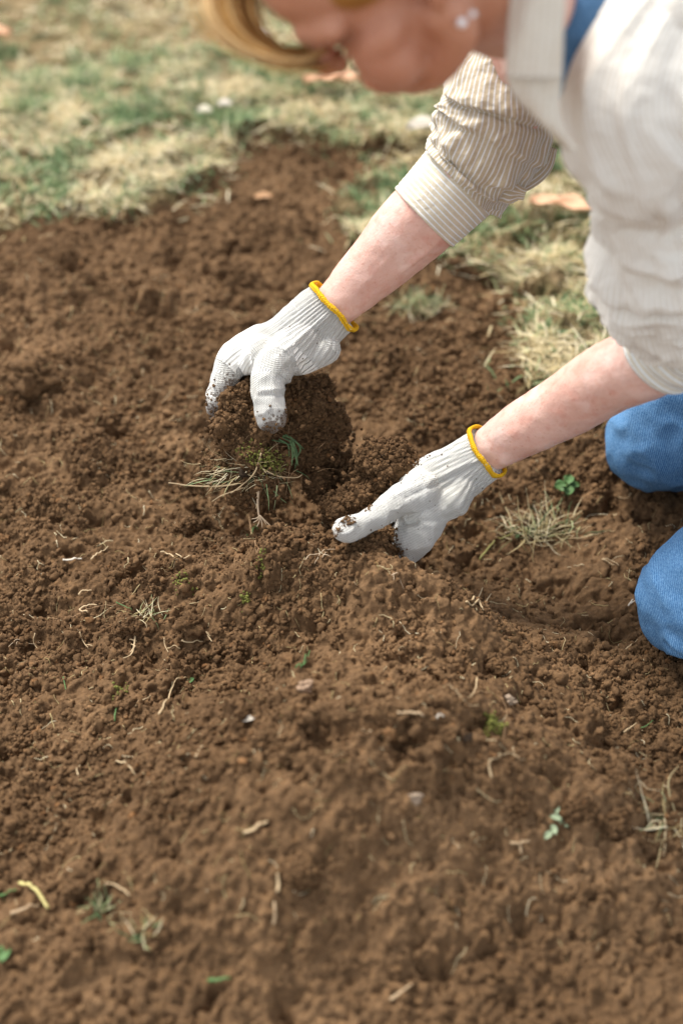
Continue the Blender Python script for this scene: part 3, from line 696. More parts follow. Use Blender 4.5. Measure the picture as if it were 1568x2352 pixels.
straw('root', 'brown root down the pile under the hanging turf', 'root', R_, [[(575, 1232), (586, 1245), (594, 1265), (590, 1285)], [(594, 1262), (602, 1280)]], .0014, M_BROWNROOT)
straw('fallen_grass', 'green blade curving at the left of the ridge', 'grass blade', GB, [[(268, 1388), (285, 1400), (306, 1412)]], .0022, M_STRAWGREEN)
straw('fallen_grass', 'upright dark green blade at lower left', 'grass blade', GB, [[(265, 1662), (268, 1642), (270, 1628)]], .0026, M_STRAWGREEN)
straw('fallen_grass', 'thin teal blade standing left of the upright dark blade', 'grass blade', GB, [[(147, 1560), (150, 1575), (153, 1590)]], .0024, M_STRAWGREEN)
straw('fallen_grass', 'pair of green blades in the pale straw at the centre ridge', 'grass blade', GB, [[(679, 1540), (700, 1525), (712, 1512)], [(690, 1538), (706, 1528)]], .0026, M_STRAWGREEN)
straw('fallen_grass', 'green blade with pale end below the hanging turf', 'grass blade', GB, [[(568, 1234), (583, 1232), (594, 1228)]], .0028, M_STRAWGREEN)
straw('fallen_grass', 'green end of blade at the right edge of the slope', 'grass blade', GB, [[(1468, 1682), (1482, 1672), (1498, 1658)]], .0022, M_STRAWGREEN)
straw('fallen_grass', 'wide green blade near the bottom edge left of centre', 'grass blade', GB, [[(480, 2262), (505, 2258), (530, 2254)]], .0060, M_STRAWGREEN)
straw('fallen_grass', 'green blade at the far left bottom edge', 'grass blade', GB, [[(0, 2062), (20, 2058), (42, 2050)]], .0044, M_STRAWGREEN)
straw('fallen_grass', 'long yellowish stem leaning from the dry tuft toward the glove', 'grass blade', GB, [[(1100, 1294), (1130, 1262), (1165, 1238), (1205, 1222)]], .0036, flat_mat('olive_stem', (.22, .20, .06, 1)))
# dry tuft in the hollow, root tangle and seedlings
def tuft(name, label, cat, u, v, n, L, wd, ang, mats, spread=.012, el=.25):
    c = hit(u, v); root = empty(name, c, label=label, cat=cat)
    for nm, mat, m_, el_ in mats:
        parts = []
        for _ in range(int(n * m_)):
            a = rng.uniform(*ang); s = c + np.array([rng.normal(0, spread), rng.normal(0, spread * .5), .002]); e = el_ + rng.normal(0, .2)
            d = np.array([math.cos(a) * math.cos(e), math.sin(a) * math.cos(e), math.sin(e)]); P = [s]; l = L * rng.uniform(.4, 1.1); side = rng.normal(0, .3, 3)
            for k in range(6):
                d = unit(d + side * .3 + rng.normal(0, .12, 3) + np.array([0, 0, -.06])); q = P[-1] + d * l / 6; q[2] = max(q[2], hz(q[0], q[1])[0] + .001); P.append(q)
            parts.append(ribbon(catmull(P, 2), wd * rng.uniform(.6, 1.3), wd * .3))
        V, F = join(parts); me = mk_mesh(nm, V, F); fattr(me, 'tint', np.concatenate([np.full(len(p[0]), rng.random()) for p in parts]))
        o = obj(nm, me, mat, root); o['kind'] = 'stuff'
    return root
tuft('dry_tuft', 'dry straw tuft with a few green blades in the hollow between glove and knees', 'grass tuft', 1240, 1222, 110, .050, .0018, (0, 6.28), [('dry_blade', M_DRY, 1, .35), ('green_blade', M_GREEN, .35, .4)], .020)
tuft('root_tangle', 'tangled pale roots on the right edge of the slope', 'roots', 1545, 1885, 28, .050, .0022, (1.6, 5.2), [('root', M_DRY, 1, .3), ('moss', M_GREEN, .2, .1)], .012)
tuft('grass_sprig', 'small dry sprig on the left ridge beside the forked straw', 'grass tuft', 335, 1415, 22, .024, .0012, (0, 6.28), [('dry_blade', M_DRY, 1, .4), ('green_blade', M_GREEN, .4, .5)], .008)
tuft('grass_sprig', 'blurred yellow green sprig at lower left', 'grass tuft', 238, 2105, 16, .024, .0024, (0, 6.28), [('dry_blade', M_DRY, .6, .5), ('green_blade', M_GREEN, 1, .6)], .005)
tuft('grass_sprig', 'blurred pale green sprig right of the yellow green one at lower left', 'grass tuft', 325, 2150, 14, .022, .0024, (0, 6.28), [('dry_blade', M_DRY, .8, .5), ('green_blade', M_GREEN, .8, .6)], .005)
def moss(u, v, n, rad, label):
    c = hit(u, v); p = c + np.c_[rng.normal(0, rad, (n, 2)), rng.uniform(0, rad * .5, n)]; p[:, 2] = hz(p[:, 0], p[:, 1]) + rng.uniform(0, .003, n)
    V, F, T = crumbs(p - c, rng.uniform(.0007, .0017, n), 1); o = obj('moss', mk_mesh('moss', V, F), M_MOSS, label=label, cat='moss', group='scraps of moss on the soil'); o.location = c
tuft('grass_sprig', 'yellowish tuft on bare soil just under the far forearm', 'grass tuft', 962, 705, 120, .036, .0018, (0, 6.28), [('dry_blade', M_DRY, 1, .35), ('green_blade', M_GREEN, .8, .5)], .018)
moss(1132, 1665, 150, .0042, 'bright green moss scrap on the right slope')
moss(276, 1592, 40, .005, 'dull moss scrap on the soil at lower left')
moss(415, 1336, 45, .006, 'yellowish moss scrap on the left shoulder of the pile')
moss(562, 1378, 26, .003, 'small moss scrap in the middle of the pile')
moss(603, 1294, 30, .004, 'moss scrap with straws high on the pile')
def plate(name, label, cat, group, u, v, L, wd, rot, mat, curl=.25, lobes=0, dz=.004):
    """leaf-like plate with midrib curl and a wavy outline"""
    c = hit(u, v); n, m = 26, 9; V = []
    for i in range(n):
        t = i / (n - 1); hw = wd * .5 * (math.sin(math.pi * min(1, .04 + .96 * t)) ** .7) * (1 + (.35 * math.sin(t * lobes * 6.28) if lobes else 0))
        for j in range(m):
            s = (j / (m - 1) - .5) * 2; V.append(((t - .5) * L, s * hw, curl * wd * (s * s) + .12 * L * math.sin(t * 3.1) * curl + .05 * wd * math.sin(9 * t + 3 * s)))
    V = np.array(V); V = np.vstack([V, V - [0, 0, .0006]]); a = math.radians(rot); V = V @ np.array([[math.cos(a), math.sin(a), 0], [-math.sin(a), math.cos(a), 0], [0, 0, 1]])
    i = (np.arange(n - 1)[:, None] * m + np.arange(m - 1)[None]).ravel(); F = np.stack([i, i + m, i + m + 1, i + 1], -1); o_ = n * m
    rim = [j for j in range(m)] + [k * m + m - 1 for k in range(1, n)] + [(n - 1) * m + j for j in range(m - 2, -1, -1)] + [k * m for k in range(n - 2, 0, -1)]
    rim = np.array(rim); r2 = np.roll(rim, -1); F = np.vstack([F, (F + o_)[:, ::-1], np.stack([rim, r2, r2 + o_, rim + o_], -1)])
    o = obj(name, mk_mesh(name, V, F), mat, label=label, cat=cat, group=group); o.location = (c[0], c[1], c[2] + dz); return o
LG = 'dead leaves on the lawn'
plate('dead_leaf', 'long curled peach coloured leaf on the grass behind the chin', 'leaf', LG, 765, 215, .105, .040, 4, M_LEAF, .3, 3, .022)
plate('dead_leaf', 'peach coloured leaf on the grass between sleeve and shirt front', 'leaf', LG, 1292, 508, .11, .034, -18, M_LEAF, .3, 2, .022)
plate('dead_leaf', 'pinkish leaf at the left edge on the grass', 'leaf', LG, 5, 112, .05, .04, 30, M_LEAF, .3, 2, .022)
PG = 'white petals on the lawn'
plate('petal', 'large white petal on the grass against the far cuff', 'petal', PG, 972, 322, .055, .036, 10, M_PETAL, .3, 0, .02)
plate('petal', 'white petal on the grass left of the hair lock', 'petal', PG, 590, 112, .045, .03, 20, M_PETAL, .3, 0, .02)
plate('petal', 'white petal near the top left on the grass', 'petal', PG, 265, 18, .05, .03, 5, M_PETAL, .3, 0, .02)
plate('petal', 'lilac tinted petal where grass meets soil', 'petal', PG, 518, 268, .026, .022, 5, M_PETAL, .3, 0, .02)
plate('petal', 'cream petal beside the lilac one', 'petal', PG, 472, 283, .026, .022, 5, flat_mat('cream', (.6, .55, .42, 1)), .3, 0, .02)
plate('dead_leaf', 'orange leaf scrap on the bare soil at the back', 'leaf', 'scraps on the soil', 605, 458, .03, .018, 5, flat_mat('orange_leaf', (.40, .22, .10, 1)), .2, 0, .004)
plate('petal', 'white chip on the soil left of the mound', 'petal', 'scraps on the soil', 570, 1657, .013, .006, 15, M_PETAL, .2, 0, .003)
plate('green_leaf', 'little green leaf at the bottom left edge', 'leaf', 'scraps on the soil', 12, 2195, .018, .012, 80, M_STRAWGREEN, .2, 0, .004)
plate('green_leaf', 'small green leaf left of the longest slanting straw', 'leaf', 'scraps on the soil', 438, 1568, .010, .006, 50, M_STRAWGREEN, .2, 0, .003)
sl = hit(1300, 1140); sd_ = empty('seedling', sl, label='small leafy green weed in the hollow between forearm and nearer knee', cat='seedling')
for k, (dx, dy, ro) in enumerate(((-.008, .004, 150), (.008, .005, 20), (0, -.008, 260), (.002, .010, 80), (-.010, -.004, 200))):
    o = plate('leaf', None, None, None, 1300, 1140, .017, .013, ro, M_STRAWGREEN, .3, 0, .010); o.location = (sl[0] + dx, sl[1] + dy, sl[2] + .008 + .003 * k); bpy.context.view_layer.update(); o.parent = sd_; o.matrix_parent_inverse = sd_.matrix_world.inverted()
sl = hit(1277, 1912); sd_ = empty('seedling', sl, label='pale small leaved sprig on the slope left of the root tangle', cat='seedling')
pm = flat_mat('pale_green_leaf', (.30, .36, .22, 1))
for k, (dx, dy, ro) in enumerate(((.006, .010, 60), (.012, .002, 10), (-.004, -.004, 100), (-.010, -.012, 230), (0, .016, 90), (-.002, .004, 160))):
    o = plate('leaf', None, None, None, 1277, 1912, .011, .006, ro, pm, .3, 0, .01); o.location = (sl[0] + dx, sl[1] + dy, sl[2] + .006 + .002 * k); bpy.context.view_layer.update(); o.parent = sd_; o.matrix_parent_inverse = sd_.matrix_world.inverted()
def pebble(u, v, r, mat, label):
    c = hit(u, v); V, F = CB[3][int(u) % 6]; V = V * r * np.array([1.1, .9, .8]); o = obj('pebble', mk_mesh('pebble', V, F), mat, label=label, cat='pebble', group='pebbles on the soil'); o.location = (c[0], c[1], c[2] + r * .5)
pebble(1168, 1614, .0058, M_STONE, 'pale round pebble above the bright moss scrap')
pebble(698, 1583, .0060, flat_mat('pinkstone', (.28, .18, .11, 1)), 'pinkish pebble on the crest of the mound')
pebble(1070, 1700, .0042, M_DARKBIT, 'dark chip left of the bright moss scrap')
pebble(948, 1838, .0055, M_STONE, 'cream stone on the near face of the mound')
pebble(82, 885, .024, M_CRUMB, 'large soft brown clod at the far left edge')
for u, v, r, lab in ((58, 1712, 36, 'rounded soil clod at the left edge below the forked straws'), (402, 1228, 24, 'soft round soil clod left of the hanging turf'), (438, 1206, 20, 'smaller soil clod touching the soft round one left of the turf'),
                     (1330, 1868, 42, 'broad soil clod on the right slope left of the root tangle'), (1400, 1900, 36, 'cracked soil clod just under the root tangle'), (1190, 1850, 22, 'small clod on the slope above the pale leaved sprig'),
                     (1130, 1530, 30, 'clod at the tip of the pile where it drops to the hollow'), (1255, 1640, 18, 'small clod on the right slope above the bent roots'), (300, 1440, 22, 'clod on the left ridge by the dry sprig'), (690, 2000, 30, 'blurred clod in the foreground below the mound')):
    p = hit(u, v); q = p - CAM; d = float(q @ FWD)
    clod('soil_clod', [(u, v, d, r), (u + r * .6, v + r * .2, d, r * .65), (u - r * .5, v + r * .25, d + .003, r * .6)], ncr=500, rough_=.006, label=lab, cat='clod', group='clods lying on the bed')
# countless hair-thin roots and straw bits
parts = []; tn = []
for _ in range(2200):
    x, y = rng.uniform(-.5, .5), rng.uniform(-.6, .5)
    if is_lawn(np.array([x]), np.array([y]))[0]: continue
    L = .004 + .022 * rng.random() ** 2.5; a = rng.uniform(0, 6.28); P = []
    for k in range(6):
        P.append((x, y)); x += math.cos(a) * L / 5; y += math.sin(a) * L / 5; a += rng.normal(0, .45)
    P = np.array(P); z = hz(P[:, 0], P[:, 1]); z = np.maximum(z, np.convolve(np.pad(z, 1, 'edge'), [1 / 3] * 3, 'valid')) + .0012
    p = tube(np.c_[P, z], rng.uniform(.0002, .0007) * np.linspace(1, .5, 6), 4); parts.append(p); tn.append(np.full(len(p[0]), rng.beta(1.2, 1.6)))
V, F = join(parts); me = mk_mesh('root_hairs', V, F); fattr(me, 'tint', np.concatenate(tn))
obj('root_hairs', me, M_DRY, label='hair thin roots and straw bits strewn over the soil', cat='plant litter', kind='stuff')

# ------------------------------------------------------------------ the person kneeling at the right
ROOT = empty('person', (.52, -.06, 0), label='kneeling person in striped shirt, blue jeans and white knit gloves digging with both hands', cat='person')
# head frame: local mm (X toward the nearer ear, F forward, D down the face)
hF = unit([-.67, .73, .15]); hX = np.array([.32, .46, -.83]); hX = unit(hX - hF * (hX @ hF)); hD = np.cross(hX, hF)
_b = math.radians(18); hX, hF = math.cos(_b) * hX + math.sin(_b) * hF, math.cos(_b) * hF - math.sin(_b) * hX
_a = math.radians(11); _Rz = np.array([[math.cos(_a), math.sin(_a), 0], [-math.sin(_a), math.cos(_a), 0], [0, 0, 1]])
hX, hF, hD = _Rz @ hX, _Rz @ hF, _Rz @ hD
Rc = np.stack([hX, hF, hD], 1); OD = 1.06
Mh = np.array([[0, 116, 0], [10, 84, 68]], float); Th = np.array([[742, 158], [950, 216]], float)      # nose tip and chin as drawn
Opx = (Th - FPX / 1000 / OD * (Mh @ Rc.T)[:, :2]).mean(0) + np.array([2, -40])
Rw = Rc[0][None].T @ RIGHT[None] + Rc[1][None].T @ (-UP)[None] + Rc[2][None].T @ FWD[None]     # rows: local axes in world
HO = W(Opx[0], Opx[1], OD)
def hp(x, f, d): return HO + (np.array([x, f, d]) / 1000) @ Rw
RH = Rw.T
def hell(B, c, r): B.ell(hp(*c), np.array(r) / 1000, RH)
def px(u, v, d, r): return (W(u, v, d), r * d / FPX)
Bd = Balls()
hell(Bd, (0, -15, -50), (72, 92, 82)); hell(Bd, (0, 38, -8), (58, 50, 78)); hell(Bd, (0, 47, -62), (62, 50, 54))
for s in (-1, 1):
    hell(Bd, (s * 36, 66, 14), (29, 25, 32)); hell(Bd, (s * 48, 55, -4), (19, 24, 16)); hell(Bd, (s * 31, 74, -27), (15, 11, 11)); hell(Bd, (s * 9, 98, 4), (7, 8, 6))
    Bd.chain([(hp(s * 54, 16, 20), .017), (hp(s * 52, 22, 42), .017), (hp(s * 34, 54, 56), .015), (hp(s * 8, 72, 58), .015)], 6)
    Bd.chain([(hp(s * 10, 91, -38), .008), (hp(s * 30, 90, -43), .009), (hp(s * 50, 72, -38), .010)], 5)
    Bd.chain([(hp(s * 70, 10, 6), .0065), (hp(s * 75, -2, 0), .0055), (hp(s * 80, -14, -15), .005), (hp(s * 81, -13, -34), .005), (hp(s * 76, 2, -42), .005), (hp(s * 70, 14, -30), .0045), (hp(s * 68, 15, -12), .005)], 6)
    hell(Bd, (s * 68, 3, -14), (6, 13, 20))
hell(Bd, (0, 78, 38), (30, 21, 24)); hell(Bd, (0, 95, 32), (22, 8, 5)); hell(Bd, (0, 93, 41), (20, 8, 6)); hell(Bd, (0, 75, 56), (17, 15, 14))
Bd.chain([(hp(0, 90, -30), .009), (hp(0, 98, -14), .009), (hp(0, 106, -2), .0100)], 5)
shN, shF = W(1560, 110, 1.13), W(1200, 95, 1.46)
mid = (shN + shF) / 2
Bd.chain([(hp(0, -14, 20), .055), (W(1150, -20, 1.115), .050), (W(1240, 10, 1.20), .050), (mid + [.04, 0, .0], .065)], 8)
Bd.chain([(shN, .040), (mid + [.05, 0, -.01], .075), (shF, .05)], 8)
hipc = np.array([.74, -.07, .42])
Bd.chain([(mid + [.06, 0, -.02], .095), (mid * .5 + hipc * .5, .105), (hipc, .125)], 10)
farA = [px(1150, 320, 1.49, 84), px(1100, 365, 1.50, 86), px(980, 492, 1.53, 90), px(930, 540, 1.545, 86), px(885, 588, 1.56, 76), px(835, 638, 1.57, 66), px(785, 688, 1.575, 55), px(735, 730, 1.578, 44)]
Bd.chain([(shF, .05), (W(1180, 200, 1.475), .046)] + farA[:2], 8)
Bd.chain(farA, 10, .88, FWD)
nearA = [px(1580, 768, 1.350, 80), px(1500, 822, 1.385, 90), px(1400, 868, 1.43, 84), px(1300, 930, 1.48, 76), px(1200, 986, 1.52, 66), px(1140, 1022, 1.545, 55), px(1085, 1062, 1.553, 44)]
Bd.chain([(shN, .040), (W(1530, 240, 1.16), .038), (W(1532, 430, 1.215), .038), (W(1560, 620, 1.285), .036)] + nearA[:1], 10)
Bd.chain(nearA, 10, .88, FWD)
# hands of the body (inside the gloves)
FG = {  # far glove bones: (u, v, depth, r)
    'palm': [(765, 706, 1.575, 69), (715, 748, 1.578, 73), (675, 785, 1.58, 70), (625, 800, 1.582, 58), (590, 806, 1.585, 48)],
    'index': [(590, 806, 1.580, 46), (548, 820, 1.580, 42), (520, 862, 1.580, 32), (500, 912, 1.582, 27), (502, 955, 1.586, 23), (520, 1000, 1.592, 19)],
    'middle': [(600, 790, 1.605, 44), (552, 812, 1.606, 38), (524, 858, 1.606, 31), (506, 915, 1.608, 26), (520, 985, 1.61, 19)],
    'ring': [(610, 785, 1.625, 40), (560, 806, 1.628, 36), (532, 855, 1.63, 30), (520, 910, 1.63, 25), (535, 970, 1.63, 18)],
    'pinky': [(620, 790, 1.642, 34), (575, 812, 1.648, 30), (550, 855, 1.65, 26), (540, 900, 1.65, 21), (550, 940, 1.65, 16)],
    'thumb': [(690, 790, 1.570, 52), (645, 825, 1.556, 48), (616, 868, 1.546, 40), (618, 910, 1.541, 37), (622, 940, 1.540, 36), (623, 960, 1.540, 34)],
    'web': [(600, 812, 1.568, 44), (572, 826, 1.574, 36), (545, 838, 1.582, 30)],
    'heel': [(745, 800, 1.575, 38), (700, 822, 1.570, 36), (655, 835, 1.562, 28)]}
NG = {
    'palm': [(1115, 1040, 1.545, 61), (1062, 1078, 1.550, 66), (1005, 1112, 1.553, 70), (955, 1142, 1.553, 58), (925, 1160, 1.553, 46)],
    'index': [(985, 1160, 1.546, 54), (962, 1208, 1.540, 52), (938, 1250, 1.542, 42), (905, 1290, 1.548, 27), (850, 1306, 1.56, 17)],
    'middle': [(980, 1150, 1.572, 46), (945, 1200, 1.575, 36), (905, 1245, 1.578, 28), (850, 1265, 1.58, 20), (805, 1265, 1.582, 16)],
    'ring': [(975, 1135, 1.592, 42), (930, 1180, 1.598, 32), (880, 1215, 1.60, 25), (835, 1225, 1.60, 19), (795, 1222, 1.60, 15)],
    'pinky': [(970, 1110, 1.608, 36), (920, 1135, 1.615, 28), (875, 1160, 1.618, 22), (840, 1172, 1.62, 17), (812, 1170, 1.62, 14)],
    'thumb': [(965, 1130, 1.534, 50), (915, 1152, 1.520, 38), (872, 1180, 1.508, 31), (838, 1199, 1.499, 28), (806, 1214, 1.492, 29), (792, 1219, 1.490, 28)],
    'heel': [(1060, 1120, 1.540, 34), (1035, 1150, 1.540, 40), (995, 1165, 1.542, 44)]}
def pipe(g, key, k=1.0): return [px(u, v, d, r * k) for u, v, d, r in g[key]]
for g in (FG, NG):
    for key in g: Bd.chain(pipe(g, key, .74), 5, .7 if key == 'palm' else None, FWD)
# legs
kN, kF = W(1602, 1378, 1.50), W(1505, 1012, 1.70)
hipN, hipF = hipc + [-.02, -.10, .0], hipc + [-.02, .10, .0]
for k, h in ((kN, hipN), (kF, hipF)):
    ank = k + np.array([.40, .01, -.02])
    Bd.chain([(h, .080), (h * .5 + k * .5, .068), (k + [.015, 0, .012], .046), (k + [.10, 0, -.010], .043), (ank, .035), (ank + [.07, 0, -.015], .028), (ank + [.16, 0, -.03], .018)], 9)
X, Q = Bd.remesh(.0028, 5, .5)
N = vnormals(X, Q)
L = (X - HO) @ Rw.T * 1000                                   # local head coordinates in mm
def gl(c, r): return np.exp(-(((L - np.array(c)) / np.array(r)) ** 2).sum(1))
red = .55 * gl((0, 108, -2), (16, 16, 14)) + .75 * (gl((0, 99, 32), (20, 7, 4)) + gl((0, 98, 41), (18, 7, 5))) + .35 * (gl((45, 65, 5), (24, 30, 26)) + gl((-45, 65, 5), (24, 30, 26)))
ishead = (L[:, 2] < 90) & (np.abs(L[:, 0]) < 95) & (np.abs(L[:, 1]) < 135)
red = red * .8; head_shade = .75 * ishead * (1 - sstep(60, 90, L[:, 2]))  # shading of the bent head painted into its skin, fading below the jaw
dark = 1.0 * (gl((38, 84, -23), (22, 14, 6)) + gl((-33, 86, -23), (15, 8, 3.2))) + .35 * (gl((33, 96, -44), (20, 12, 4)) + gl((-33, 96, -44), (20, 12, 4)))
# tendons, wrist bones and soft unevenness of the forearms
X = X + N * (.0012 * fbm(X, 30, 3, 301) + .0007 * fbm(X, 90, 3, 302))[:, None]
for (u, v, d), r_, h_ in (((1160, 1062, 1.525), .010, .0035), ((800, 610, 1.56), .010, .0025), ((1235, 1040, 1.49), .013, .0020)):
    X = X + N * (h_ * np.exp(-((X - W(u, v, d)) ** 2).sum(1) / r_ ** 2))[:, None]
def tendon(p, q, wd, h):
    global X
    a, b = W(*p), W(*q); t = np.clip(((X - a) @ (b - a)) / ((b - a) @ (b - a)), 0, 1); D_ = X - a - t[:, None] * (b - a); D_ = D_ - .93 * (D_ @ FWD)[:, None] * FWD; dd = (D_ ** 2).sum(1) + 9 * (N @ FWD > .1)
    X = X + N * (h * np.exp(-dd / wd ** 2) * np.sin(math.pi * np.clip(t, .02, .98)) ** .5)[:, None]
tendon((800, 722, 1.55), (1000, 560, 1.51), .0026, .0038); tendon((806, 738, 1.55), (930, 640, 1.51), .0022, .0020); tendon((790, 700, 1.545), (905, 580, 1.52), .0030, .0014); tendon((803, 732, 1.55), (950, 612, 1.51), .0016, -.0020); tendon((1130, 985, 1.53), (1260, 900, 1.47), .0035, .0014)
me = mk_mesh('body', X, Q); fattr(me, 'red', np.clip(red, 0, 1)); fattr(me, 'dark', np.clip(dark, 0, 1)); fattr(me, 'tan', np.clip(head_shade, 0, 1))
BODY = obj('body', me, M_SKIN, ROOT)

# gloves
def near_seg(X, P):
    best = np.full(len(X), 1e9); tt = np.zeros(len(X)); acc = 0
    for a, b in zip(P[:-1], P[1:]):
        ab = b - a; t = np.clip(((X - a) @ ab) / (ab @ ab), 0, 1); d = ((X - a - t[:, None] * ab) ** 2).sum(1)
        m = d < best; best[m] = d[m]; l = np.linalg.norm(ab); tt[m] = acc + t[m] * l; acc += l
    return np.sqrt(best), tt
def glove(g, axis, ring_c, ring_a, ring_b, dirts, folds, label, planar=None):
    B = Balls()
    for key in g:
        if key == 'palm': B.chain(pipe(g, key), 9, .66, unit(FWD - unit(axis) * (FWD @ unit(axis))))
        else: B.chain(pipe(g, key), 8)
    # cuff continues past the palm to the band
    ax = unit(axis); c0 = W(*ring_c)
    perp = unit(np.cross(ax, np.cross(FWD, ax))); inpl = unit(np.cross(perp, ax))
    X, Q = B.remesh(.0011, 7, .5)
    cut = (X - c0) @ ax
    X = X - np.maximum(cut, 0)[:, None] * ax                  # flat opening where the band sits
    N = vnormals(X, Q)
    main = np.array([p for p, _ in pipe(g, 'palm')]); dm, tm = near_seg(X, main)
    rel = X - c0; ang = np.arctan2(rel @ perp, rel @ inpl); circ = ang * .030
    gu, gv = circ.copy(), tm.copy(); bd = dm / .030
    for key in g:
        if key in ('palm', 'heel'): continue
        P = np.array([p for p, _ in pipe(g, key)])[1:]; rr = np.mean([r for _, r in pipe(g, key)])
        d, t = near_seg(X, P); m = (d / rr < bd * .8) & (t > .001); dirn = unit(P[-1] - P[0]); e1 = unit(np.cross(dirn, FWD)); e2 = np.cross(dirn, e1); q = X[m] - P[0]
        gu[m] = np.arctan2(q @ e1, q @ e2) * rr; gv[m] = t[m]; bd[m] = (d / rr)[m]
    if planar is not None:
        pd = unit(np.cross(unit(planar), FWD)); gu = X @ pd + .35 * (X @ FWD); gv = X @ unit(planar)
    ribs = 1 - sstep(.050, .085, tm)
    wav = np.sin(2 * math.pi * (circ + .0012 * fbm(X, 40, 2, 5)) / .0050)
    X = X + N * (ribs * .00055 * wav)[:, None]
    wk = 1 - np.abs(fbm(X, 48, 2, 313)) * 3.2; X = X + N * (.0013 * fbm(X, 45, 2, 311) + .0006 * fbm(X, 120, 2, 312) + .0012 * wk.clip(-1, 1) * (1 - ribs))[:, None]
    for (p, q, wd, h) in folds:
        a, b = W(*p), W(*q); t = np.clip(((X - a) @ (b - a)) / ((b - a) @ (b - a)), 0, 1); D_ = X - a - t[:, None] * (b - a); D_ = D_ - .93 * (D_ @ FWD)[:, None] * FWD; dd = (D_ ** 2).sum(1) + 9 * (N @ FWD > .1)
        X = X + N * (h * np.exp(-dd / wd ** 2))[:, None]
    dirt = np.zeros(len(X))
    for (u, v, d, r, s) in dirts: dirt += s * np.exp(-((X - W(u, v, d)) ** 2).sum(1) / r ** 2)
    me = mk_mesh('glove', X, Q); vattr(me, 'gco', np.stack([gu, gv, np.clip(dirt, 0, 1.1)], -1)); fattr(me, 'ribs', ribs)
    o = obj('glove', me, M_GLOVE, ROOT, label=label)
    pr = np.clip(dirt, 0, 1) ** 2 * (fbm(X, 260, 3, 700) + .45).clip(0, 1); nn = vnormals(X, Q); ii = rng.choice(len(X), 750, p=pr / pr.sum()); rc = .0003 + .0013 * rng.random(750) ** 3.5
    jj = rng.choice(len(X), 90); ii = np.r_[ii, jj]; rc = np.r_[rc, .0003 + .0006 * rng.random(90) ** 2]
    cV, cF, cT = crumbs(X[ii] + nn[ii] * (rc * .4)[:, None], rc, 1); mc = mk_mesh('stuck_soil', cV, cF); fattr(mc, 'tint', cT); obj('stuck_soil', mc, M_CRUMB, o)
    a = np.linspace(0, 2 * math.pi, 121)[:-1]
    R0 = c0 + ax * .0015 + ring_a * np.cos(a)[:, None] * inpl + ring_b * np.sin(a)[:, None] * perp + ax * (.0012 * np.sin(3 * a) + .001 * np.sin(5 * a + 1))[:, None]
    k = 14; phi = np.arange(k) / k * 2 * math.pi; rad = unit(np.array([1.0, 0, 0])); out = R0 - c0; out -= (out @ ax)[:, None] * ax; out /= np.linalg.norm(out, axis=1)[:, None]
    V = R0[:, None] + .0024 * (1 + .13 * np.sin(46 * a) + .10 * np.sin(13 * a + 2))[:, None, None] * (np.cos(phi)[None, :, None] * out[:, None] * .8 + np.sin(phi)[None, :, None] * ax * 1.3); V = V.reshape(-1, 3)
    i = np.arange(120)[:, None]; j = np.arange(k)[None]; F = np.stack([i * k + j, i * k + (j + 1) % k, ((i + 1) % 120) * k + (j + 1) % k, ((i + 1) % 120) * k + j], -1).reshape(-1, 4)
    me = mk_mesh('cuff_band', V, F); cc = np.repeat(a * .03, k); pp = np.tile(phi * .0036, 120); vattr(me, 'gco', np.stack([cc, pp, 0 * cc], -1))
    obj('cuff_band', me, M_BAND, o); return o
axF = W(880, 592, 1.555) - W(735, 730, 1.578); axN = W(1300, 930, 1.48) - W(1085, 1062, 1.553)
glove(FG, axF, (765, 706, 1.572), 72 * 1.575 / FPX, 49 * 1.575 / FPX,
      [(622, 985, 1.535, .018, .75), (650, 960, 1.54, .012, .6), (500, 960, 1.575, .028, .60), (520, 1010, 1.58, .025, .8), (535, 880, 1.565, .014, .5), (478, 900, 1.58, .012, .28), (738, 850, 1.55, .008, .4)],
      [((640, 825, 1.54), (660, 870, 1.54), .0035, .0030), ((566, 765, 1.56), (572, 850, 1.56), .0030, -.0034), ((770, 705, 1.545), (655, 805, 1.545), .0032, .0020), ((590, 908, 1.52), (655, 905, 1.53), .0022, -.0018), ((590, 896, 1.52), (655, 893, 1.53), .0022, .0012), ((700, 838, 1.55), (660, 845, 1.54), .0035, -.0030), ((690, 800, 1.55), (640, 870, 1.54), .0025, -.0014), ((745, 770, 1.55), (690, 825, 1.55), .003, -.0016)],
      'white knit glove on the farther hand, thumb pointing down over the clod')
glove(NG, axN, (1115, 1038, 1.541), 64 * 1.545 / FPX, 46 * 1.545 / FPX,
      [(765, 1220, 1.475, .009, .62), (800, 1192, 1.48, .008, .62), (845, 1168, 1.50, .006, .5), (905, 1270, 1.53, .012, .6), (900, 1225, 1.535, .008, .5), (960, 1050, 1.55, .012, .25), (895, 1120, 1.54, .010, .3)],
      [((895, 1205, 1.525), (955, 1200, 1.52), .0035, -.0042), ((955, 1200, 1.52), (1035, 1190, 1.525), .0035, -.0022), ((1110, 1050, 1.515), (900, 1140, 1.52), .0028, .0018), ((1105, 1062, 1.515), (930, 1145, 1.52), .0022, -.0016), ((1045, 1140, 1.52), (1062, 1170, 1.52), .006, .0030), ((1010, 1150, 1.52), (1050, 1185, 1.52), .004, -.0018), ((950, 1210, 1.52), (985, 1250, 1.52), .004, .0014)],
      'white knit glove on the nearer hand, thumb pointing left and fingers buried', planar=W(930, 1150, 1.55) - W(1115, 1040, 1.545))

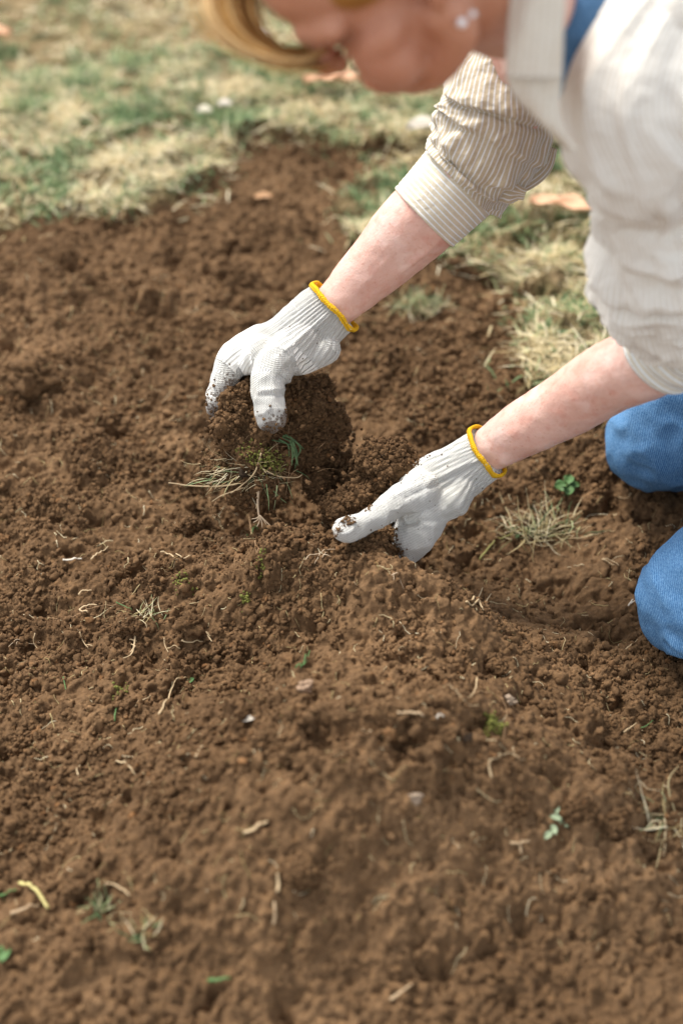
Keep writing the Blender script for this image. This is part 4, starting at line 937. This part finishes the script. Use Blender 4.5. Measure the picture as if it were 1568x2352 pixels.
# ---- sleeves: lofts with pushed-up folds
def loft(path, fold, nphi=260, ds=.0016, flat=.85, ustripe=.06, rim=True, vstripe=False, twist=0.0):
    pts = catmull([np.r_[W(u, v, d), r * d / FPX] for u, v, d, r in path], 24)
    seg = np.r_[0, np.cumsum(np.linalg.norm(np.diff(pts[:, :3], axis=0), axis=1))]; S = np.arange(0, seg[-1], ds)
    P = np.stack([np.interp(S, seg, pts[:, k]) for k in range(3)], -1); r = np.interp(S, seg, pts[:, 3])
    for _ in range(6): P[1:-1] = .25 * P[:-2] + .5 * P[1:-1] + .25 * P[2:]
    T, N, B = frame_axes(P, FWD)                     # N points away from the camera, B across
    phi = np.arange(nphi) / nphi * 2 * math.pi
    SS, PH = np.meshgrid(S, phi, indexing='ij')
    rr = r[:, None] + fold(SS, PH)
    V = P[:, None] + (rr * np.cos(PH))[..., None] * N[:, None] * flat + (rr * np.sin(PH))[..., None] * B[:, None]
    U = np.stack([PH * ustripe + twist * SS, SS, 0 * SS], -1)
    if vstripe: U = np.stack([SS, PH * ustripe, 0 * SS], -1)
    if rim:
        inner = []; iu = []
        for k in (8, 4, 1):
            inner.append(P[min(k, len(P) - 1)] + (V[min(k, len(P) - 1)] - P[min(k, len(P) - 1)]) * .955); iu.append(U[min(k, len(P) - 1)])
        inner.append(P[0] + (V[0] - P[0]) * .965); iu.append(U[0]); V = np.concatenate([np.array(inner), V]); U = np.concatenate([np.array(iu), U])
    n = len(V); i = np.arange(n - 1)[:, None] * nphi; j = np.arange(nphi)[None]; j2 = (j + 1) % nphi
    F = np.stack([i + j, i + nphi + j, i + nphi + j2, i + j2], -1).reshape(-1, 4)
    return V.reshape(-1, 3), F, U.reshape(-1, 3)
def roll(x): return np.where((x > 0) & (x < 1), np.clip(x, 0, 1) ** .8 * (1 - sstep(.80, 1.0, x)), 0)
def cloth(name, V, F, U, mat, parent, **k):
    me = mk_mesh(name, V, F); vattr(me, 'suv', U); return obj(name, me, mat, parent, **k)
def seam(SS): return -.0007 * np.exp(-((SS - .0045) / .0008) ** 2)
# the shirt body first: it parents the other shirt pieces
Bs = Balls()
Bs.ell(W(1625, 10, 1.135), (.058, .058, .058))
Bs.ell(W(1570, 40, 1.13), (.050, .050, .050))
Bs.chain([(shN + [.05, .02, .0], .060), (W(1640, 60, 1.27), .085), (W(1420, 40, 1.42), .06), (shF + [.02, 0, .01], .055)], 10)
Bs.chain([(mid + [.13, .0, .0], .115), (mid * .5 + hipc * .5 + [0.03, 0, .01], .135), (hipc + [-.02, 0, .01], .150)], 12)
X, Q = Bs.remesh(.004, 8)
N = vnormals(X, Q); wr = fbm(X * np.array([1, 1, .6]), 14, 3, 401); X = X + N * (.007 * (1 - np.abs(wr) * 2.2))[:, None]
me = mk_mesh('shirt', X, Q); vattr(me, 'suv', np.stack([X[:, 1] * .8 + X[:, 2] * .5, X[:, 0], 0 * X[:, 0]], -1))
SHIRT = obj('shirt', me, M_SHIRTL, ROOT)
# far cuff + sleeve
V, F, U = loft([(973, 500, 1.532, 97), (1020, 452, 1.525, 102), (1078, 392, 1.518, 108)], lambda s, p: seam(s) + .0012 * np.sin(2 * p + 1) + .0008 * fbm(np.stack([np.cos(p), np.sin(p), s * 30], -1).reshape(-1, 3), 1.5, 2, 3).reshape(s.shape), vstripe=True, flat=.9)
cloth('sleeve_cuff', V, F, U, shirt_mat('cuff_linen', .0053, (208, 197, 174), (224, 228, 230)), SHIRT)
def far_fold(s, p):
    P3 = np.stack([np.cos(p) * .8, np.sin(p) * .8, s * 9], -1).reshape(-1, 3); n = fbm(P3, 1.6, 3, 33).reshape(s.shape); n2 = fbm(P3, 3.2, 3, 35).reshape(s.shape)
    # B axis: sin(p); near side of the arm is cos(p) = -1
    q = s + .012 * np.cos(p - 3.5) + .014 * n
    f = 0
    for c, wd, a in ((.000, .022, .0075), (.019, .020, .0075), (.037, .026, .0090), (.060, .030, .0085), (.092, .036, .0070)): f = f + 1.45 * a * roll((c + wd - q) / wd) * (.75 + .9 * n2)
    cx = fbm(np.stack([np.cos(p) * 1.1 + .3 * n, np.sin(p) * 1.1, s * 34 + .8 * n], -1).reshape(-1, 3), 1.4, 2, 49).reshape(s.shape)
    return f + .0025 * n2 + .0022 * (1 - np.abs(cx) * 3.2)
V, F, U = loft([(1052, 416, 1.520, 103), (1078, 388, 1.515, 110), (1102, 352, 1.505, 118), (1128, 305, 1.497, 126), (1143, 260, 1.49, 128), (1158, 205, 1.48, 124), (1182, 135, 1.47, 116), (1210, 40, 1.455, 112)], far_fold, 300, .0013, .9, .058, twist=.25)
cloth('sleeve', V, F, U, M_SHIRT, SHIRT)
V, F, U = loft([(1105, 412, 1.500, 34), (1140, 428, 1.495, 33), (1175, 437, 1.492, 27), (1208, 446, 1.490, 9)], lambda s, p: .0015 * np.sin(3 * p) + .001 * np.sin(s * 400), 80, .0015, .55, .012)
cloth('sleeve_fold', V, F, U, M_SHIRT, SHIRT)
V, F, U = loft([(1165, 436, 1.51, 14), (1205, 412, 1.51, 24), (1242, 380, 1.51, 24), (1262, 335, 1.50, 16)], lambda s, p: .0012 * np.sin(3 * p), 80, .0015, .6, .012)
cloth('sleeve_placket', V, F, U, M_SHIRT, SHIRT)
# near cuff + sleeve
V, F, U = loft([(1502, 820, 1.383, 98), (1535, 798, 1.368, 103), (1580, 768, 1.350, 108)], lambda s, p: seam(s) + .0014 * np.sin(s * 420 + np.sin(p)) + .001 * np.sin(3 * p), vstripe=True, flat=.95)
cloth('sleeve_cuff', V, F, U, M_CUFF, SHIRT)
def near_fold(s, p):
    P3 = np.stack([np.cos(p) * .8, np.sin(p) * .8, s * 7], -1).reshape(-1, 3); n = fbm(P3, 1.5, 3, 43).reshape(s.shape); n2 = fbm(P3, 3.0, 3, 45).reshape(s.shape)
    q = s + .014 * np.cos(p - 2.6) + .014 * n; f = 0
    for c, wd, a in ((.005, .020, .006), (.024, .026, .008), (.050, .034, .0095), (.090, .034, .010), (.125, .028, .009), (.160, .045, .009), (.23, .05, .006)): f = f + 1.5 * a * roll((c + wd - q) / wd) * (.75 + .9 * n2)
    ridge = 1 - np.abs(fbm(np.stack([np.cos(p) + s * 5, np.sin(p), s * 4], -1).reshape(-1, 3), 1.7, 2, 47).reshape(s.shape)) * 3
    cx = fbm(np.stack([np.cos(p) * 1.1 + .3 * n, np.sin(p) * 1.1, s * 24 + .8 * n], -1).reshape(-1, 3), 1.4, 2, 48).reshape(s.shape)
    return f + .003 * n2 + .004 * ridge * sstep(.08, .16, s) + .0032 * (1 - np.abs(cx) * 3.2)
V, F, U = loft([(1590, 775, 1.350, 118), (1582, 735, 1.335, 132), (1566, 680, 1.31, 150), (1548, 605, 1.275, 172), (1538, 540, 1.245, 164), (1532, 485, 1.225, 142), (1528, 425, 1.205, 152), (1512, 335, 1.17, 186), (1500, 235, 1.145, 196), (1552, 100, 1.13, 168), (1625, -10, 1.13, 160), (1700, -120, 1.16, 160)], near_fold, 320, .0017, .85, .075)
cloth('sleeve', V, F, U, M_SHIRTL, SHIRT)
V, F, U = loft([(1376, 425, 1.215, 14), (1372, 450, 1.213, 27), (1385, 470, 1.212, 27), (1410, 478, 1.215, 16)], lambda s, p: .001 * np.sin(2 * p), 60, .0015, .8, .012)
cloth('sleeve_fold', V, F, U, M_SHIRTL, SHIRT)
# collar and front placket hanging from the neck
def sheet(rows, name, parent, mat, bulge=.006, th=.0022, n=26, m=22, off=0.0):
    rows = np.array(rows, float); R2 = catmull(rows, 10); V, U = [], []
    for k, (v, x0, x1, d) in enumerate(R2):
        for j in range(m):
            s = j / (m - 1); u = x0 + (x1 - x0) * s; dd = d + off - bulge * math.sin(math.pi * s) - .0012 * math.sin(9 * s + k * .2); V.append(W(u, v, dd)); U.append((u * d / FPX, v * d / FPX, 0))
    n = len(R2); V = np.array(V); nrm = FWD * th; Vb = V + nrm; i = (np.arange(n - 1)[:, None] * m + np.arange(m - 1)[None]).ravel(); F = np.stack([i, i + m, i + m + 1, i + 1], -1); o_ = len(V)
    rim = [j for j in range(m)] + [k * m + m - 1 for k in range(1, n)] + [(n - 1) * m + j for j in range(m - 2, -1, -1)] + [k * m for k in range(n - 2, 0, -1)]
    rim = np.array(rim); r2 = np.roll(rim, -1); F = np.vstack([F, (F + o_)[:, ::-1], np.stack([r2, rim, rim + o_, r2 + o_], -1)])
    return cloth(name, np.vstack([V, Vb]), F, np.vstack([U, U]), mat, parent)
sheet([(-140, 1190, 1330, 1.05), (-60, 1178, 1303, 1.05), (0, 1171, 1298, 1.052), (90, 1164, 1294, 1.058), (178, 1161, 1291, 1.066)], 'collar', SHIRT, M_COLLAR, .010)
sheet([(150, 1166, 1288, 1.073), (178, 1162, 1290, 1.073), (215, 1178, 1289, 1.076), (255, 1212, 1288, 1.080), (305, 1262, 1300, 1.086), (345, 1300, 1330, 1.095)], 'front_placket', SHIRT, M_COLLAR, .006)
# denim top showing in the open neckline
Bt = Balls(); Bt.chain([(W(1305, 190, 1.17), .016), (W(1330, 110, 1.165), .026), (W(1368, 20, 1.165), .048), (W(1420, -90, 1.16), .065)], 10, .6, FWD)
X, Q = Bt.remesh(.003, 4); N = vnormals(X, Q); X = X + N * (.003 * fbm(X, 50, 3, 9))[:, None]
obj('denim_top', mk_mesh('denim_top', X, Q), M_DENIM, ROOT)
# jeans
Bj = Balls()
for k, h, rk in ((kN, hipN, .0632), (kF, hipF, .0585)):
    ank = k + np.array([.40, .01, -.02])
    Bj.chain([(h + [.02, 0, .01], .105), (h * .45 + k * .55 + [0, 0, .008], .088), (k + [.035, 0, .035], .074), (k, rk)], 10)
    Bj.chain([(k, rk), (k + [.06, 0, -.002], rk * .98), (k + [.2, 0, -.008], .058), (ank, .048)], 10)
Bj.ell(hipc, (.14, .165, .12))
X, Q = Bj.remesh(.0033, 9); N = vnormals(X, Q)
wr = fbm(X * np.array([1.2, 1, 1]), 16, 2, 501); X = X + N * (.004 * (1 - np.abs(wr) * 3) + .0016 * (1 - np.abs(fbm(X, 34, 2, 503)) * 3) + .0012 * fbm(X, 60, 2, 502))[:, None]
for p, q, wd, h in (((1530, 1475, 1.475), (1620, 1500, 1.46), .010, .006), ((1520, 1488, 1.475), (1600, 1520, 1.47), .006, -.006), ((1490, 1085, 1.67), (1620, 1100, 1.66), .010, .007), ((1500, 1062, 1.665), (1640, 1070, 1.66), .007, -.007)):
    a, b = W(*p), W(*q); t = np.clip(((X - a) @ (b - a)) / ((b - a) @ (b - a)), 0, 1); dd = ((X - a - t[:, None] * (b - a)) ** 2).sum(1); X = X + N * (h * np.exp(-dd / wd ** 2))[:, None]
obj('jeans', mk_mesh('jeans', X, Q), M_DENIM, ROOT)
for k in (kN, kF):
    ank = k + np.array([.40, .01, -.02]); Bq = Balls()
    Bq.chain([(ank + [.02, 0, -.002], .044), (ank + [.09, 0, -.008], .042), (ank + [.20, 0, -.018], .034), (ank + [.24, 0, -.02], .026)], 8)
    X, Q = Bq.remesh(.004, 6); obj('shoe', mk_mesh('shoe', X, Q), flat_mat('shoe_canvas', (.10, .10, .11, 1)), ROOT)
# hair: cap of strands drawn back into a knot, and the loose lock falling past the forehead
Bh = Balls()
hell(Bh, (0, -28, -58), (79, 86, 84)); hell(Bh, (0, 12, -88), (64, 58, 40)); hell(Bh, (0, -112, -40), (34, 28, 34)); hell(Bh, (0, -60, 0), (62, 42, 40))
for s_ in (-1, 1): hell(Bh, (s_ * 52, 24, -52), (21, 36, 30))
X, Q = Bh.remesh(.003, 6); me = mk_mesh('hair', X, Q); fattr(me, 'tint', np.clip(.35 + .35 * fbm(X, 60, 3, 601), 0, 1))
HAIR = obj('hair', me, M_HAIR, ROOT)
parts, tn = [], []
knot = hp(0, -112, -40)
for _ in range(1300):
    a = rng.uniform(-1.35, 1.35); f = rng.uniform(.2, 1)
    s = np.array([math.sin(a) * 79, 62 * math.cos(a) - 4, -128 + 100 * (1 - math.cos(a))]) * [1, 1, 1]
    P = []
    for t in np.linspace(0, 1, 9):
        q = np.array([s[0] * (1 - t) ** .7, s[1] * (1 - t) - 112 * t, s[2] * (1 - t) - 40 * t])
        c = np.array([0, -28, -58]); e = np.array([80, 88, 86]); d = (q - c) / e; l = np.linalg.norm(d)
        if l < 1.02 and t < .93: q = c + d / l * e * (1.01 + .02 * rng.random())
        P.append(hp(*q))
    parts.append(tube(catmull(P, 2), .0005, 3)); tn.append(np.full(len(parts[-1][0]), rng.beta(2, 2)))
V, F = join(parts); me = mk_mesh('hair_strands', V, F); fattr(me, 'tint', np.concatenate(tn)); o = obj('hair_strands', me, M_HAIR, HAIR, kind='stuff')
og = catmull([(560, -210, 1.09), (492, -90, 1.075), (475, 0, 1.07), (498, 62, 1.07), (560, 112, 1.075), (625, 133, 1.08), (695, 136, 1.09), (752, 112, 1.095)], 5)
ig = catmull([(640, -200, 1.085), (600, -90, 1.08), (582, -10, 1.08), (590, 45, 1.08), (618, 88, 1.085), (655, 119, 1.09), (702, 128, 1.095), (748, 110, 1.10)], 5)
parts, tn = [], []
for _ in range(1100):
    s = np.clip(rng.beta(1.1, 1.1) + rng.normal(0, .02), -.03, 1.03); dd = rng.normal(0, .006); ph = rng.uniform(0, 6.28)
    G_ = og * (1 - s) + ig * s; n = len(G_); k = np.arange(n)
    wd_ = abs(rng.normal(0, 4)) * (1 + 4.5 * (rng.random() < .12)); P = np.array([W(g[0] + wd_ * math.sin(ph + .16 * i), g[1] + wd_ * .7 * math.cos(ph + .13 * i), g[2] + dd) for i, g in enumerate(G_)])
    parts.append(tube(P, .00065 * np.r_[np.ones(n - 6), np.linspace(1, .3, 6)], 3)); tn.append(np.full(len(parts[-1][0]), np.clip(rng.normal(.74 + .22 * math.sin(s * 15) - .35 * sstep(.35, .75, s) + .2 * (s > .85), .2), 0, 1)))
V, F = join(parts); me = mk_mesh('loose_lock', V, F); fattr(me, 'tint', np.concatenate(tn)); obj('loose_lock', me, M_HAIR, HAIR, kind='stuff')
# ear studs
def stud(u, v, d, r):
    V, F = ICO[3]; V = V * np.array([1, 1, 1]) * r + W(u, v, d); obj('ear_stud', mk_mesh('ear_stud', V, F), M_PEARL, ROOT)
_v = np.empty(len(BODY.data.vertices) * 3, np.float32); BODY.data.vertices.foreach_get('co', _v); _q = _v.reshape(-1, 3) - CAM; _d = _q @ FWD
_u, _w = 784 + _q @ RIGHT / _d * FPX, 1176 - _q @ UP / _d * FPX
for u, v, r in ((1060, 52, .0034), (1085, 32, .0026)):
    stud(u, v, float(_d[(np.abs(_u - u) < 12) & (np.abs(_w - v) < 12)].min()) - r * .55, r)
